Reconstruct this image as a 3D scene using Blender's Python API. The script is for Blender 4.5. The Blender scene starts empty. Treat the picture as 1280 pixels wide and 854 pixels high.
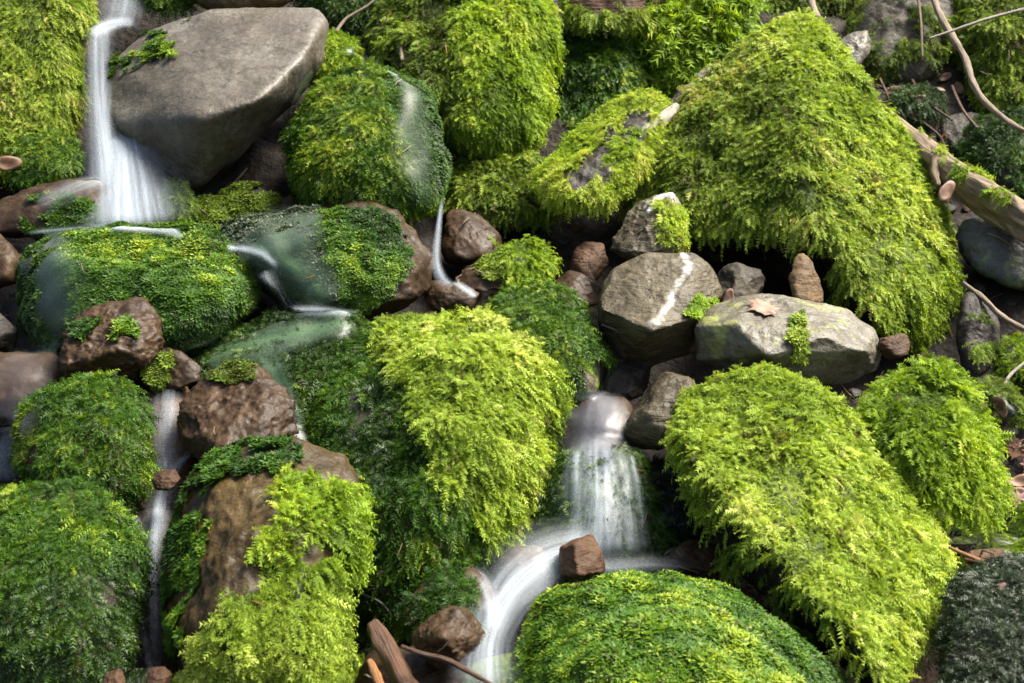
import bpy, bmesh, math, random
import numpy as np
from mathutils import Vector, Matrix
from mathutils.bvhtree import BVHTree

# ------------------------------------------------------------------ camera, sky, sun, exposure
SC = bpy.context.scene
COL = SC.collection
PITCH = math.radians(15.0)
LENS, SENSOR = 50.0, 36.0
cam_data = bpy.data.cameras.new('camera')
cam = bpy.data.objects.new('camera', cam_data)
COL.objects.link(cam)
cam.location = (0, 0, 1.60)
cam.rotation_euler = (math.pi / 2 - PITCH, 0, 0)
cam_data.lens = LENS
cam_data.sensor_width = SENSOR
cam_data.clip_start = 0.05
cam_data.clip_end = 500
cam_data.dof.use_dof = True
cam_data.dof.focus_distance = 3.95
cam_data.dof.aperture_fstop = 5.6
SC.camera = cam

SUN_DIR = Vector((0.50, 0.13, 0.86)).normalized()      # towards the sun: high, from the right
world = bpy.data.worlds.new('World')
SC.world = world
world.use_nodes = True
wn = world.node_tree
bg = wn.nodes['Background']
sky = wn.nodes.new('ShaderNodeTexSky')
sky.sky_type = 'NISHITA'
sky.sun_disc = False
sky.sun_elevation = math.asin(SUN_DIR.z)
sky.sun_rotation = math.atan2(SUN_DIR.x, SUN_DIR.y)
sky.air_density = 1.0
sky.dust_density = 5.0
sky.ozone_density = 0.6
wn.links.new(sky.outputs[0], bg.inputs[0])
bg.inputs[1].default_value = 0.05
sun_data = bpy.data.lights.new('sun', 'SUN')
sun_data.energy = 2.5
sun_data.angle = math.radians(24.0)
sun_data.color = (1.0, 0.95, 0.86)
sun = bpy.data.objects.new('sun', sun_data)
COL.objects.link(sun)
sun.rotation_euler = SUN_DIR.to_track_quat('Z', 'Y').to_euler()
sun.location = (4, 0, 6)
SC.view_settings.view_transform = 'Standard'
SC.view_settings.look = 'None'
SC.view_settings.gamma = 1.0
SC.view_settings.use_curve_mapping = False
SC.view_settings.exposure = 2.6
SC.render.engine = 'CYCLES'
SC.cycles.max_bounces = 8
SC.cycles.transparent_max_bounces = 24
SC.cycles.use_adaptive_sampling = True
SC.cycles.use_denoising = True
SC.cycles.denoiser = 'OPENIMAGEDENOISE'
SC.cycles.denoising_input_passes = 'RGB_ALBEDO_NORMAL'
SC.cycles.sample_clamp_indirect = 4.0

# ------------------------------------------------------------------ helpers
RNG = np.random.default_rng(7)
CAMV = np.array(cam.location)
FWD = np.array([0, math.cos(PITCH), -math.sin(PITCH)])
UPV = np.array([0, math.sin(PITCH), math.cos(PITCH)])
RGT = np.array([1.0, 0, 0])
K = SENSOR / LENS / 1280.0


def D(py):
    """distance of the slope along the view for a row of the photograph"""
    return 5.2 - 1.9 * np.asarray(py, float) / 854.0


def at(px, py, d):
    px = np.asarray(px, float); py = np.asarray(py, float); d = np.asarray(d, float)
    x = (px - 640) * K * d
    y = -(py - 427) * K * d
    return CAMV + x[..., None] * RGT + y[..., None] * UPV + d[..., None] * FWD


def project(P):
    Q = P - CAMV
    d = Q @ FWD
    return 640 + (Q @ RGT) / (K * d), 427 - (Q @ UPV) / (K * d), d


def _hash(ix, iy, iz, seed):
    h = (ix * 374761393 + iy * 668265263 + iz * 2147483647 + seed * 974634797) & 0xFFFFFFFF
    h = ((h ^ (h >> 13)) * 1274126177) & 0xFFFFFFFF
    h = ((h ^ (h >> 15)) * 2246822519) & 0xFFFFFFFF
    return ((h ^ (h >> 16)) & 0xFFFFFF) / float(0xFFFFFF)


def noise(P, scale=1.0, seed=0, octaves=1):
    """value noise in about -1..1"""
    tot = np.zeros(len(P)); amp = 1.0; norm = 0
    Q = np.asarray(P, float) * scale
    for o in range(octaves):
        F = np.floor(Q); I = F.astype(np.int64); f = Q - F
        f = f * f * f * (f * (f * 6 - 15) + 10)
        acc = 0
        for dx in (0, 1):
            for dy in (0, 1):
                for dz in (0, 1):
                    w = (f[:, 0] if dx else 1 - f[:, 0]) * (f[:, 1] if dy else 1 - f[:, 1]) * (f[:, 2] if dz else 1 - f[:, 2])
                    acc = acc + w * _hash(I[:, 0] + dx, I[:, 1] + dy, I[:, 2] + dz, seed + o * 17)
        tot += amp * (acc * 2 - 1); norm += amp
        amp *= 0.5; Q = Q * 2.03 + 11.7
    return tot / norm


def norm(v):
    return v / np.maximum(np.linalg.norm(v, axis=-1, keepdims=True), 1e-9)


def in_poly(x, y, poly):
    inside = np.zeros(len(x), bool)
    n = len(poly)
    for i in range(n):
        x1, y1 = poly[i]; x2, y2 = poly[(i + 1) % n]
        c = ((y1 > y) != (y2 > y))
        xi = (x2 - x1) * (y - y1) / ((y2 - y1) if y2 != y1 else 1e-9) + x1
        inside ^= c & (x < xi)
    return inside


def tag(o, label=None, cat=None, group=None, kind=None):
    if label: o['label'] = label
    if cat: o['category'] = cat
    if group: o['group'] = group
    if kind: o['kind'] = kind
    return o


def empty(name, loc):
    o = bpy.data.objects.new(name, None)
    COL.objects.link(o); o.location = loc
    o.empty_display_size = 0.1
    return o


def mesh_obj(name, V, F, mat, parent=None, loc=None, attrs=None, smooth=True, uv=None):
    """V (n,3) world, F (m,k) int array with one face size; verts stored relative to the thing's base"""
    base = np.array(parent.location) if parent is not None else (np.zeros(3) if loc is None else np.array(loc))
    me = bpy.data.meshes.new(name)
    V = np.asarray(V, np.float32) - base.astype(np.float32)
    F = np.asarray(F, np.int32)
    k = F.shape[1]
    me.vertices.add(len(V)); me.vertices.foreach_set('co', V.ravel())
    me.loops.add(F.size); me.loops.foreach_set('vertex_index', F.ravel())
    me.polygons.add(len(F))
    me.polygons.foreach_set('loop_start', np.arange(0, F.size, k, dtype=np.int32))
    me.polygons.foreach_set('loop_total', np.full(len(F), k, np.int32))
    me.polygons.foreach_set('use_smooth', np.full(len(F), smooth, bool))
    for an, av in (attrs or {}).items():
        a = me.attributes.new(an, 'FLOAT', 'POINT')
        a.data.foreach_set('value', np.asarray(av, np.float32))
    if uv is not None:
        l = me.uv_layers.new(name='UVMap')
        l.data.foreach_set('uv', np.asarray(uv, np.float32)[F.ravel()].ravel())
    me.update(calc_edges=True)
    o = bpy.data.objects.new(name, me)
    COL.objects.link(o)
    if parent is not None:
        o.parent = parent
    else:
        o.location = base
    if mat is not None:
        me.materials.append(mat)
    return o


# ------------------------------------------------------------------ materials
def new_mat(name):
    m = bpy.data.materials.new(name); m.use_nodes = True
    nt = m.node_tree
    for n in list(nt.nodes): nt.nodes.remove(n)
    out = nt.nodes.new('ShaderNodeOutputMaterial')
    return m, nt, out


def N(nt, t, **kw):
    n = nt.nodes.new(t)
    for k_, v in kw.items():
        if k_.startswith('i_'):
            key = k_[2:].replace('_', ' ')
            n.inputs[key].default_value = v
        else:
            setattr(n, k_, v)
    return n


def ramp(nt, stops):
    r = nt.nodes.new('ShaderNodeValToRGB')
    e = r.color_ramp.elements
    while len(e) < len(stops): e.new(0.5)
    for i, (p, c) in enumerate(stops):
        e[i].position = p
        e[i].color = (*c, 1) if not isinstance(c, float) else (c, c, c, 1)
    return r


def mixc(nt, fac, a, b, mode='MIX'):
    m = nt.nodes.new('ShaderNodeMix'); m.data_type = 'RGBA'; m.blend_type = mode
    for sock, v in ((m.inputs[0], fac), (m.inputs[6], a), (m.inputs[7], b)):
        if hasattr(v, 'is_linked') or hasattr(v, 'links'):
            nt.links.new(v, sock)
        else:
            sock.default_value = v if isinstance(v, (int, float)) else (*v, 1)
    return m.outputs[2]


def math_n(nt, op, a, b=None, clamp=False):
    m = nt.nodes.new('ShaderNodeMath'); m.operation = op; m.use_clamp = clamp
    for i, v in enumerate((a, b)):
        if v is None: continue
        if hasattr(v, 'links'): nt.links.new(v, m.inputs[i])
        else: m.inputs[i].default_value = v
    return m.outputs[0]


def rock_mat(name, dark, mid, light, rough=0.65, moss=(0.018, 0.03, 0.005), bump=0.5, lichen=None, strata=0.0, spec=0.4, vein=False, coat=0.0):
    m, nt, out = new_mat(name)
    L = nt.links.new
    tc = N(nt, 'ShaderNodeTexCoord')
    info = N(nt, 'ShaderNodeObjectInfo')
    mp = N(nt, 'ShaderNodeVectorMath', operation='ADD')
    sc = N(nt, 'ShaderNodeVectorMath', operation='SCALE'); sc.inputs['Scale'].default_value = 30.0
    cmb = N(nt, 'ShaderNodeCombineXYZ')
    L(info.outputs['Random'], cmb.inputs[0]); L(info.outputs['Random'], cmb.inputs[1])
    L(cmb.outputs[0], sc.inputs[0])
    L(tc.outputs['Object'], mp.inputs[0]); L(sc.outputs[0], mp.inputs[1])
    co = mp.outputs[0]
    n1 = N(nt, 'ShaderNodeTexNoise', i_Scale=5.0, i_Detail=8.0, i_Roughness=0.65, i_Distortion=0.4); L(co, n1.inputs['Vector'])
    n2 = N(nt, 'ShaderNodeTexNoise', i_Scale=55.0, i_Detail=6.0, i_Roughness=0.7); L(co, n2.inputs['Vector'])
    n3 = N(nt, 'ShaderNodeTexNoise', i_Scale=220.0, i_Detail=3.0, i_Roughness=0.6); L(co, n3.inputs['Vector'])
    r1 = ramp(nt, [(0.30, dark), (0.52, mid), (0.72, light)]); L(n1.outputs[0], r1.inputs[0])
    r2 = ramp(nt, [(0.3, 0.45), (0.7, 1.45)]); L(n2.outputs[0], r2.inputs[0])
    r2.color_ramp.elements[1].color = (1.0, 1.0, 1.0, 1)
    r2.color_ramp.elements[0].color = (0.5, 0.48, 0.45, 1)
    c = mixc(nt, 0.75, r1.outputs[0], r2.outputs[0], 'MULTIPLY')
    r3 = ramp(nt, [(0.34, 0.42), (0.62, 1.0)]); L(n3.outputs[0], r3.inputs[0])
    c = mixc(nt, 0.7, c, r3.outputs[0], 'MULTIPLY')
    n4 = N(nt, 'ShaderNodeTexNoise', i_Scale=4.5, i_Detail=5.0, i_Roughness=0.6, i_Distortion=0.8); L(co, n4.inputs['Vector'])
    cr = math_n(nt, 'ABSOLUTE', math_n(nt, 'SUBTRACT', n4.outputs[0], 0.5))
    rc = ramp(nt, [(0.0, 0.25), (0.016, 1.0)]); L(cr, rc.inputs[0])
    c = mixc(nt, 0.65, c, rc.outputs[0], 'MULTIPLY')
    if strata:
        mpp = N(nt, 'ShaderNodeMapping'); mpp.inputs['Scale'].default_value = (8, 14, 70); mpp.inputs['Rotation'].default_value = (0.5, 0.45, 0.2)
        L(co, mpp.inputs[0])
        ns = N(nt, 'ShaderNodeTexNoise', i_Scale=1.0, i_Detail=5.0, i_Roughness=0.6, i_Distortion=0.6); L(mpp.outputs[0], ns.inputs['Vector'])
        rs = ramp(nt, [(0.38, 0.45), (0.6, 1.0)]); L(ns.outputs[0], rs.inputs[0])
        c = mixc(nt, strata, c, rs.outputs[0], 'MULTIPLY')
    if lichen:
        nl = N(nt, 'ShaderNodeTexNoise', i_Scale=9.0, i_Detail=7.0, i_Roughness=0.7, i_Distortion=0.2); L(co, nl.inputs['Vector'])
        rl = ramp(nt, [(0.54, 0.0), (0.64, 0.8)]); L(nl.outputs[0], rl.inputs[0])
        c = mixc(nt, rl.outputs[0], c, lichen)
    if vein:
        vt = N(nt, 'ShaderNodeAttribute', attribute_name='vein')
        c = mixc(nt, vt.outputs['Fac'], c, (0.55, 0.54, 0.50))
    ma = N(nt, 'ShaderNodeAttribute', attribute_name='mossy')
    mm = math_n(nt, 'MULTIPLY', ma.outputs['Fac'], 1.3)
    mm = math_n(nt, 'SUBTRACT', mm, math_n(nt, 'MULTIPLY', n2.outputs[0], 0.35), True)
    mcol = mixc(nt, n2.outputs[0], tuple(x * 0.6 for x in moss), tuple(x * 1.7 for x in moss))
    c = mixc(nt, mm, c, mcol)
    p = N(nt, 'ShaderNodeBsdfPrincipled')
    L(c, p.inputs['Base Color'])
    rr = ramp(nt, [(0.3, max(rough - 0.16, 0.05)), (0.7, min(rough + 0.14, 1.0))]); L(n2.outputs[0], rr.inputs[0])
    L(rr.outputs[0], p.inputs['Roughness'])
    p.inputs['Specular IOR Level'].default_value = spec
    if coat:
        p.inputs['Coat Weight'].default_value = coat; p.inputs['Coat Roughness'].default_value = 0.24
    nb_ = N(nt, 'ShaderNodeTexNoise', i_Scale=38.0, i_Detail=2.5, i_Roughness=0.55); L(co, nb_.inputs['Vector'])
    h = math_n(nt, 'ADD', math_n(nt, 'MULTIPLY', nb_.outputs[0], 1.0), math_n(nt, 'MULTIPLY', n3.outputs[0], 0.0 if coat else 0.18))
    h = math_n(nt, 'ADD', h, math_n(nt, 'MULTIPLY', n1.outputs[0], 1.0))
    if strata:
        h = math_n(nt, 'ADD', h, math_n(nt, 'MULTIPLY', ns.outputs[0], 1.2))
    b = N(nt, 'ShaderNodeBump', i_Strength=bump, i_Distance=0.012); L(h, b.inputs['Height'])
    L(b.outputs[0], p.inputs['Normal'])
    if coat: L(b.outputs[0], p.inputs['Coat Normal'])
    L(p.outputs[0], out.inputs[0])
    return m


def moss_mat(name, stops, rough=0.62, trans=0.35, spec=0.16, tip=1.35):
    m, nt, out = new_mat(name)
    L = nt.links.new
    t = N(nt, 'ShaderNodeAttribute', attribute_name='tint')
    r = ramp(nt, stops); L(t.outputs['Fac'], r.inputs[0])
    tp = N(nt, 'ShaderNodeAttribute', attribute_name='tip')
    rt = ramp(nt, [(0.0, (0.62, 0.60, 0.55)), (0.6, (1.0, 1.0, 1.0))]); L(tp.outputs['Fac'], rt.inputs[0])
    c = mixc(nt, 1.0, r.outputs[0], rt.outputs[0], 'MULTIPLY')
    p = N(nt, 'ShaderNodeBsdfPrincipled', i_Roughness=rough); L(c, p.inputs['Base Color'])
    p.inputs['Specular IOR Level'].default_value = spec
    tr = N(nt, 'ShaderNodeBsdfTranslucent')
    c2 = mixc(nt, 1.0, c, (1.25, 1.2, 0.7), 'MULTIPLY'); L(c2, tr.inputs[0])
    mx = N(nt, 'ShaderNodeMixShader'); mx.inputs[0].default_value = trans
    L(p.outputs[0], mx.inputs[1]); L(tr.outputs[0], mx.inputs[2])
    L(mx.outputs[0], out.inputs[0])
    return m


MOSS = {
    # sunlit feather moss, yellow green
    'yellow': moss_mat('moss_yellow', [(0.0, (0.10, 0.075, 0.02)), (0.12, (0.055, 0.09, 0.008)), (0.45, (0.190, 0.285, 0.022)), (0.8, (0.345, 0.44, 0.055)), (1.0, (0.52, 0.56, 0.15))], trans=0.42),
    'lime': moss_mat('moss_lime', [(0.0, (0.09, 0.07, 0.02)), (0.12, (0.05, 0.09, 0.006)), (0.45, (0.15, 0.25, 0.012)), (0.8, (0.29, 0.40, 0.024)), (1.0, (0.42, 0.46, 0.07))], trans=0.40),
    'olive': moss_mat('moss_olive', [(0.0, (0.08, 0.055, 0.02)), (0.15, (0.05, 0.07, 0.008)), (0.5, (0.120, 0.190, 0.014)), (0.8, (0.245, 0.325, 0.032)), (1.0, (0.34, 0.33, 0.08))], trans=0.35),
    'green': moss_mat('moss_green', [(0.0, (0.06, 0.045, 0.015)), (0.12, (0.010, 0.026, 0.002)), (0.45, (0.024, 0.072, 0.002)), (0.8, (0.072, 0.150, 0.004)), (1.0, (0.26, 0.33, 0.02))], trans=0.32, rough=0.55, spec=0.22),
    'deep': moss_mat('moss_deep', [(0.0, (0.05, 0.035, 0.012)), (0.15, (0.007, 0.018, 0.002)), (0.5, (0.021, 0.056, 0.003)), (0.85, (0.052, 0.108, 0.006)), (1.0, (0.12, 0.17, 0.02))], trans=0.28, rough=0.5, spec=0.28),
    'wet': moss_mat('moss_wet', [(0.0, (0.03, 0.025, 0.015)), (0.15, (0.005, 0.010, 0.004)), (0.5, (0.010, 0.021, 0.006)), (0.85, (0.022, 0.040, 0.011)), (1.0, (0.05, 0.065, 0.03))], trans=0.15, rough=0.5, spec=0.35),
}

ROCK = {
    'grey': rock_mat('stone_grey', (0.0540, 0.0432, 0.0288), (0.0972, 0.0828, 0.0590), (0.1692, 0.1584, 0.1296), rough=0.52, bump=0.4, spec=0.35),
    'pale': rock_mat('stone_pale', (0.0540, 0.0446, 0.0252), (0.1044, 0.0914, 0.0590), (0.1800, 0.1620, 0.1188), rough=0.55, bump=0.6, lichen=(0.20, 0.22, 0.05)),
    'cobble': rock_mat('stone_cobble', (0.0484, 0.0359, 0.0156), (0.0897, 0.0702, 0.0335), (0.1638, 0.1365, 0.0780), rough=0.55, spec=0.3, bump=0.6, strata=0.65, vein=True),
    'bluegrey': rock_mat('stone_blue_grey', (0.0455, 0.0488, 0.0423), (0.0845, 0.0878, 0.0748), (0.1365, 0.1398, 0.1235), rough=0.6, bump=0.6, lichen=(0.14, 0.17, 0.06)),
    'brown': rock_mat('stone_brown_wet', (0.026, 0.016, 0.004), (0.056, 0.035, 0.009), (0.10, 0.065, 0.022), rough=0.52, bump=0.5, spec=0.2, coat=0.0),
    'plum': rock_mat('stone_plum_wet', (0.020, 0.011, 0.004), (0.046, 0.025, 0.009), (0.088, 0.050, 0.023), rough=0.56, bump=0.35, spec=0.20, coat=0.0),
    'rust': rock_mat('stone_rust', (0.0425, 0.0204, 0.0085), (0.0850, 0.0425, 0.0187), (0.1445, 0.0808, 0.0382), rough=0.68, bump=0.6, spec=0.2, strata=0.5),
    'tan': rock_mat('stone_tan', (0.08, 0.048, 0.020), (0.16, 0.10, 0.042), (0.24, 0.165, 0.08), rough=0.7, bump=0.6, spec=0.2, strata=0.4),
    'dark': rock_mat('stone_dark', (0.013, 0.010, 0.007), (0.030, 0.024, 0.017), (0.065, 0.053, 0.038), rough=0.62, bump=0.7, spec=0.22),
    'earth': rock_mat('stone_earthy', (0.0210, 0.0154, 0.0063), (0.0385, 0.0294, 0.0126), (0.0630, 0.0490, 0.0245), rough=0.75, bump=0.6),
}

# ------------------------------------------------------------------ stones
_ico = {}


def ico(sub):
    if sub not in _ico:
        bm = bmesh.new()
        bmesh.ops.create_icosphere(bm, subdivisions=sub, radius=1.0)
        bm.verts.ensure_lookup_table()
        V = np.array([v.co[:] for v in bm.verts])
        F = np.array([[v.index for v in f.verts] for f in bm.faces], np.int32)
        NB = np.zeros((len(V), 6), np.int32)
        for v in bm.verts:
            nb = [e.other_vert(v).index for e in v.link_edges]
            while len(nb) < 6: nb.append(nb[0])
            NB[v.index] = nb
        bm.free()
        _ico[sub] = (norm(V), F, NB)
    return _ico[sub]


def hull_planes(P):
    bm = bmesh.new()
    for p in P: bm.verts.new(p)
    bmesh.ops.convex_hull(bm, input=bm.verts)
    bm.normal_update()
    Ns, Ds = [], []
    for f in bm.faces:
        n = np.array(f.normal)
        if np.linalg.norm(n) < 0.5: continue
        d = float(n @ np.array(f.verts[0].co))
        if d < 0: n, d = -n, -d
        Ns.append(n); Ds.append(max(d, 1e-4))
    bm.free()
    return np.array(Ns), np.array(Ds)


def vert_normals(V, F):
    fn = np.cross(V[F[:, 1]] - V[F[:, 0]], V[F[:, 2]] - V[F[:, 0]])
    n = np.zeros_like(V)
    for i in range(3): np.add.at(n, F[:, i], fn)
    return norm(n)


STONES = []


def stone_shape(outline, d=0.0, b=None, k=14, sub=5, front=None, tilt=0.5, lump=0.035, rough=0.012, low=0.12, seed=1, back=1.0, chips=None, inset=0.0, crease=1.0, dent=None):
    if chips is None: chips = (0 if front is not None else 9 if k <= 6 else 5) if k <= 8 else 0
    if k <= 8: k = max(1, k // 2) * (2 if sub == 6 else 1)
    o = np.array(outline, float)
    cx, cy = o.mean(0)
    w = np.ptp(o[:, 0]); h = np.ptp(o[:, 1])
    d0 = float(D(cy)) + d
    mpp = K * d0
    if b is None: b = 0.38 * min(w, h) * mpp
    slope = 1.9 / 854 * tilt

    def P(pts, df):
        pts = np.array(pts, float)
        return at(pts[:, 0], pts[:, 1], d0 - slope * (pts[:, 1] - cy) - df)
    pts = [P(o, np.zeros(len(o)))]
    cf = np.array([cx, cy + low * h])
    if front is None:
        pts.append(P(cf + (o - [cx, cy]) * 0.80, np.full(len(o), b * 0.55)))
        pts.append(P(cf + (o - [cx, cy]) * 0.45, np.full(len(o), b * 0.95)))
    else:
        f = np.array(front, float)
        pts.append(P(f[:, :2], f[:, 2]))
    pts.append(P([cx, cy] + (o - [cx, cy]) * 0.85, np.full(len(o), -0.5 * b * back)))
    pts.append(P([cx, cy] + (o - [cx, cy]) * 0.5, np.full(len(o), -0.95 * b * back)))
    H = np.concatenate(pts)
    c = 0.5 * (H.max(0) + H.min(0)); c = 0.5 * c + 0.5 * H.mean(0)
    ext = np.maximum(np.ptp(H, axis=0) / 2, 1e-3)
    Q = (H - c) / ext
    Ns, Ds = hull_planes(Q)
    U, F, NB = ico(sub)
    dots = U @ Ns.T
    r = 1.0 / np.maximum((dots / Ds).max(1), 1e-6)
    R0 = U * r[:, None]
    if chips:
        rg = np.random.default_rng(seed * 3 + 1)
        X = U * r[:, None]
        for _ in range(chips):
            nn_ = norm(rg.normal(size=3)); sup = (X @ nn_).max()
            r = np.minimum(r, np.where(U @ nn_ > 1e-3, sup * rg.uniform(0.62, 0.93) / np.maximum(U @ nn_, 1e-3), 1e9))
    V0 = U * r[:, None]
    V = V0.copy()
    for _ in range(k):
        V = 0.4 * V + 0.6 * V[NB].mean(1)
    s0 = np.ptp(R0, axis=0); s1 = np.ptp(V, axis=0)
    V = (V - 0.5 * (V.max(0) + V.min(0))) * (s0 / s1) + 0.5 * (R0.max(0) + R0.min(0))
    V = V * ext + c
    size = min(w, h) * mpp
    n = vert_normals(V, F)
    dsp = size * lump * 1.6 * noise(V, 1.7 / size, seed, 2) + size * rough * noise(V, 7.0 / size, seed + 5, 3)
    if k > 16: dsp += size * 0.045 * noise(V, 4.2 / size, seed + 14, 2)
    if k <= 16:                                             # broken stone: creases and worn ridges
        dsp += crease * size * 0.055 * (0.35 - np.abs(noise(V, 3.2 / size, seed + 9, 2))) + crease * size * 0.030 * (0.35 - np.abs(noise(V, 8.0 / size, seed + 10, 3))) + crease * size * 0.010 * noise(V, 34.0 / size, seed + 12, 2)
    V = V + n * (dsp - inset)[:, None]
    if dent:
        x_, y_, rx_, ry_, dp_ = dent
        px, py, _ = project(V)
        w_ = np.clip(1.25 - ((px - x_) / rx_) ** 2 - ((py - y_) / ry_) ** 2, 0, 1); w_ = w_ * w_ * (3 - 2 * w_)
        toward = (n * norm(CAMV - V)).sum(1) > -0.2
        V = V + norm(V - CAMV) * (w_ * toward * dp_)[:, None]
    n = vert_normals(V, F)
    return V, F, n, size, d0


def moss_regions(V, spec, seed):
    """0..1 how strongly a moss layer covers each point"""
    px, py, _ = project(V)
    j = spec.get('jag', 9.0)
    jx = px + j * noise(V, 18, seed + 31, 2) + 0.6 * j * noise(V, 60, seed + 33)
    jy = py + j * noise(V, 18, seed + 41, 2) + 0.6 * j * noise(V, 60, seed + 43)
    m = np.ones(len(V), bool)
    if spec.get('poly'):
        m &= in_poly(jx, jy, spec['poly'])
    for ex in spec.get('excl', ()):
        m &= ~in_poly(jx, jy, ex)
    return m


SPRIGS = {}
DENS = 1.0


def make_templates():
    rng = np.random.default_rng(3)

    def fern(pairs, l0, wid, seed):
        r = np.random.default_rng(seed)
        vs, fs = [], []

        def tri(a, b, c):
            i = len(vs); vs.extend([a, b, c]); fs.append((i, i + 1, i + 2))
        tri((0, -0.02, 0), (0, 0.02, 0), (1.0, 0, 0))
        for i in range(pairs):
            u = 0.10 + 0.82 * i / (pairs - 1)
            l = l0 * (1.05 - 0.65 * u) * (0.75 + 0.25 * min(1, u * 5))
            for s in (-1, 1):
                ll = l * r.uniform(0.75, 1.2); a = math.radians(r.uniform(42, 66))
                dx, dy = math.cos(a) * ll, math.sin(a) * ll * s
                ww = wid * r.uniform(0.8, 1.2)
                tri((u - ww, 0, 0), (u + ww, 0, 0.0), (u + dx, dy, r.uniform(-0.10, 0.06)))
        return np.array(vs), np.array(fs, np.int32)

    def tuft(n, seed):
        r = np.random.default_rng(seed)
        vs, fs = [], []
        for i in range(n):
            a = 2 * math.pi * (i + r.uniform(-0.3, 0.3)) / n
            e = r.uniform(0.15, 0.75)
            l = r.uniform(0.7, 1.1)
            tx, ty, tz = math.cos(a) * math.cos(e) * l, math.sin(a) * math.cos(e) * l, math.sin(e) * l
            w = 0.17
            bx, by = -math.sin(a) * w, math.cos(a) * w
            m = 0.45
            i0 = len(vs)
            vs.extend([(bx * .4, by * .4, 0), (-bx * .4, -by * .4, 0), (tx * m - bx, ty * m - by, tz * m + 0.05), (tx * m + bx, ty * m + by, tz * m + 0.05), (tx, ty, tz)])
            fs.extend([(i0, i0 + 1, i0 + 2), (i0, i0 + 2, i0 + 3), (i0 + 3, i0 + 2, i0 + 4)])
        return np.array(vs), np.array(fs, np.int32)
    SPRIGS['fern'] = [fern(7, 0.36, 0.055, s) for s in (1, 2, 3, 4)]
    SPRIGS['sprig'] = [fern(5, 0.42, 0.060, s) for s in (11, 12, 13, 14)]
    SPRIGS['fine'] = [tuft(5, s) for s in (21, 22, 23, 24)]


make_templates()
G = np.array([0, 0, -1.0])
N_SPRIGS = 0


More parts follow.
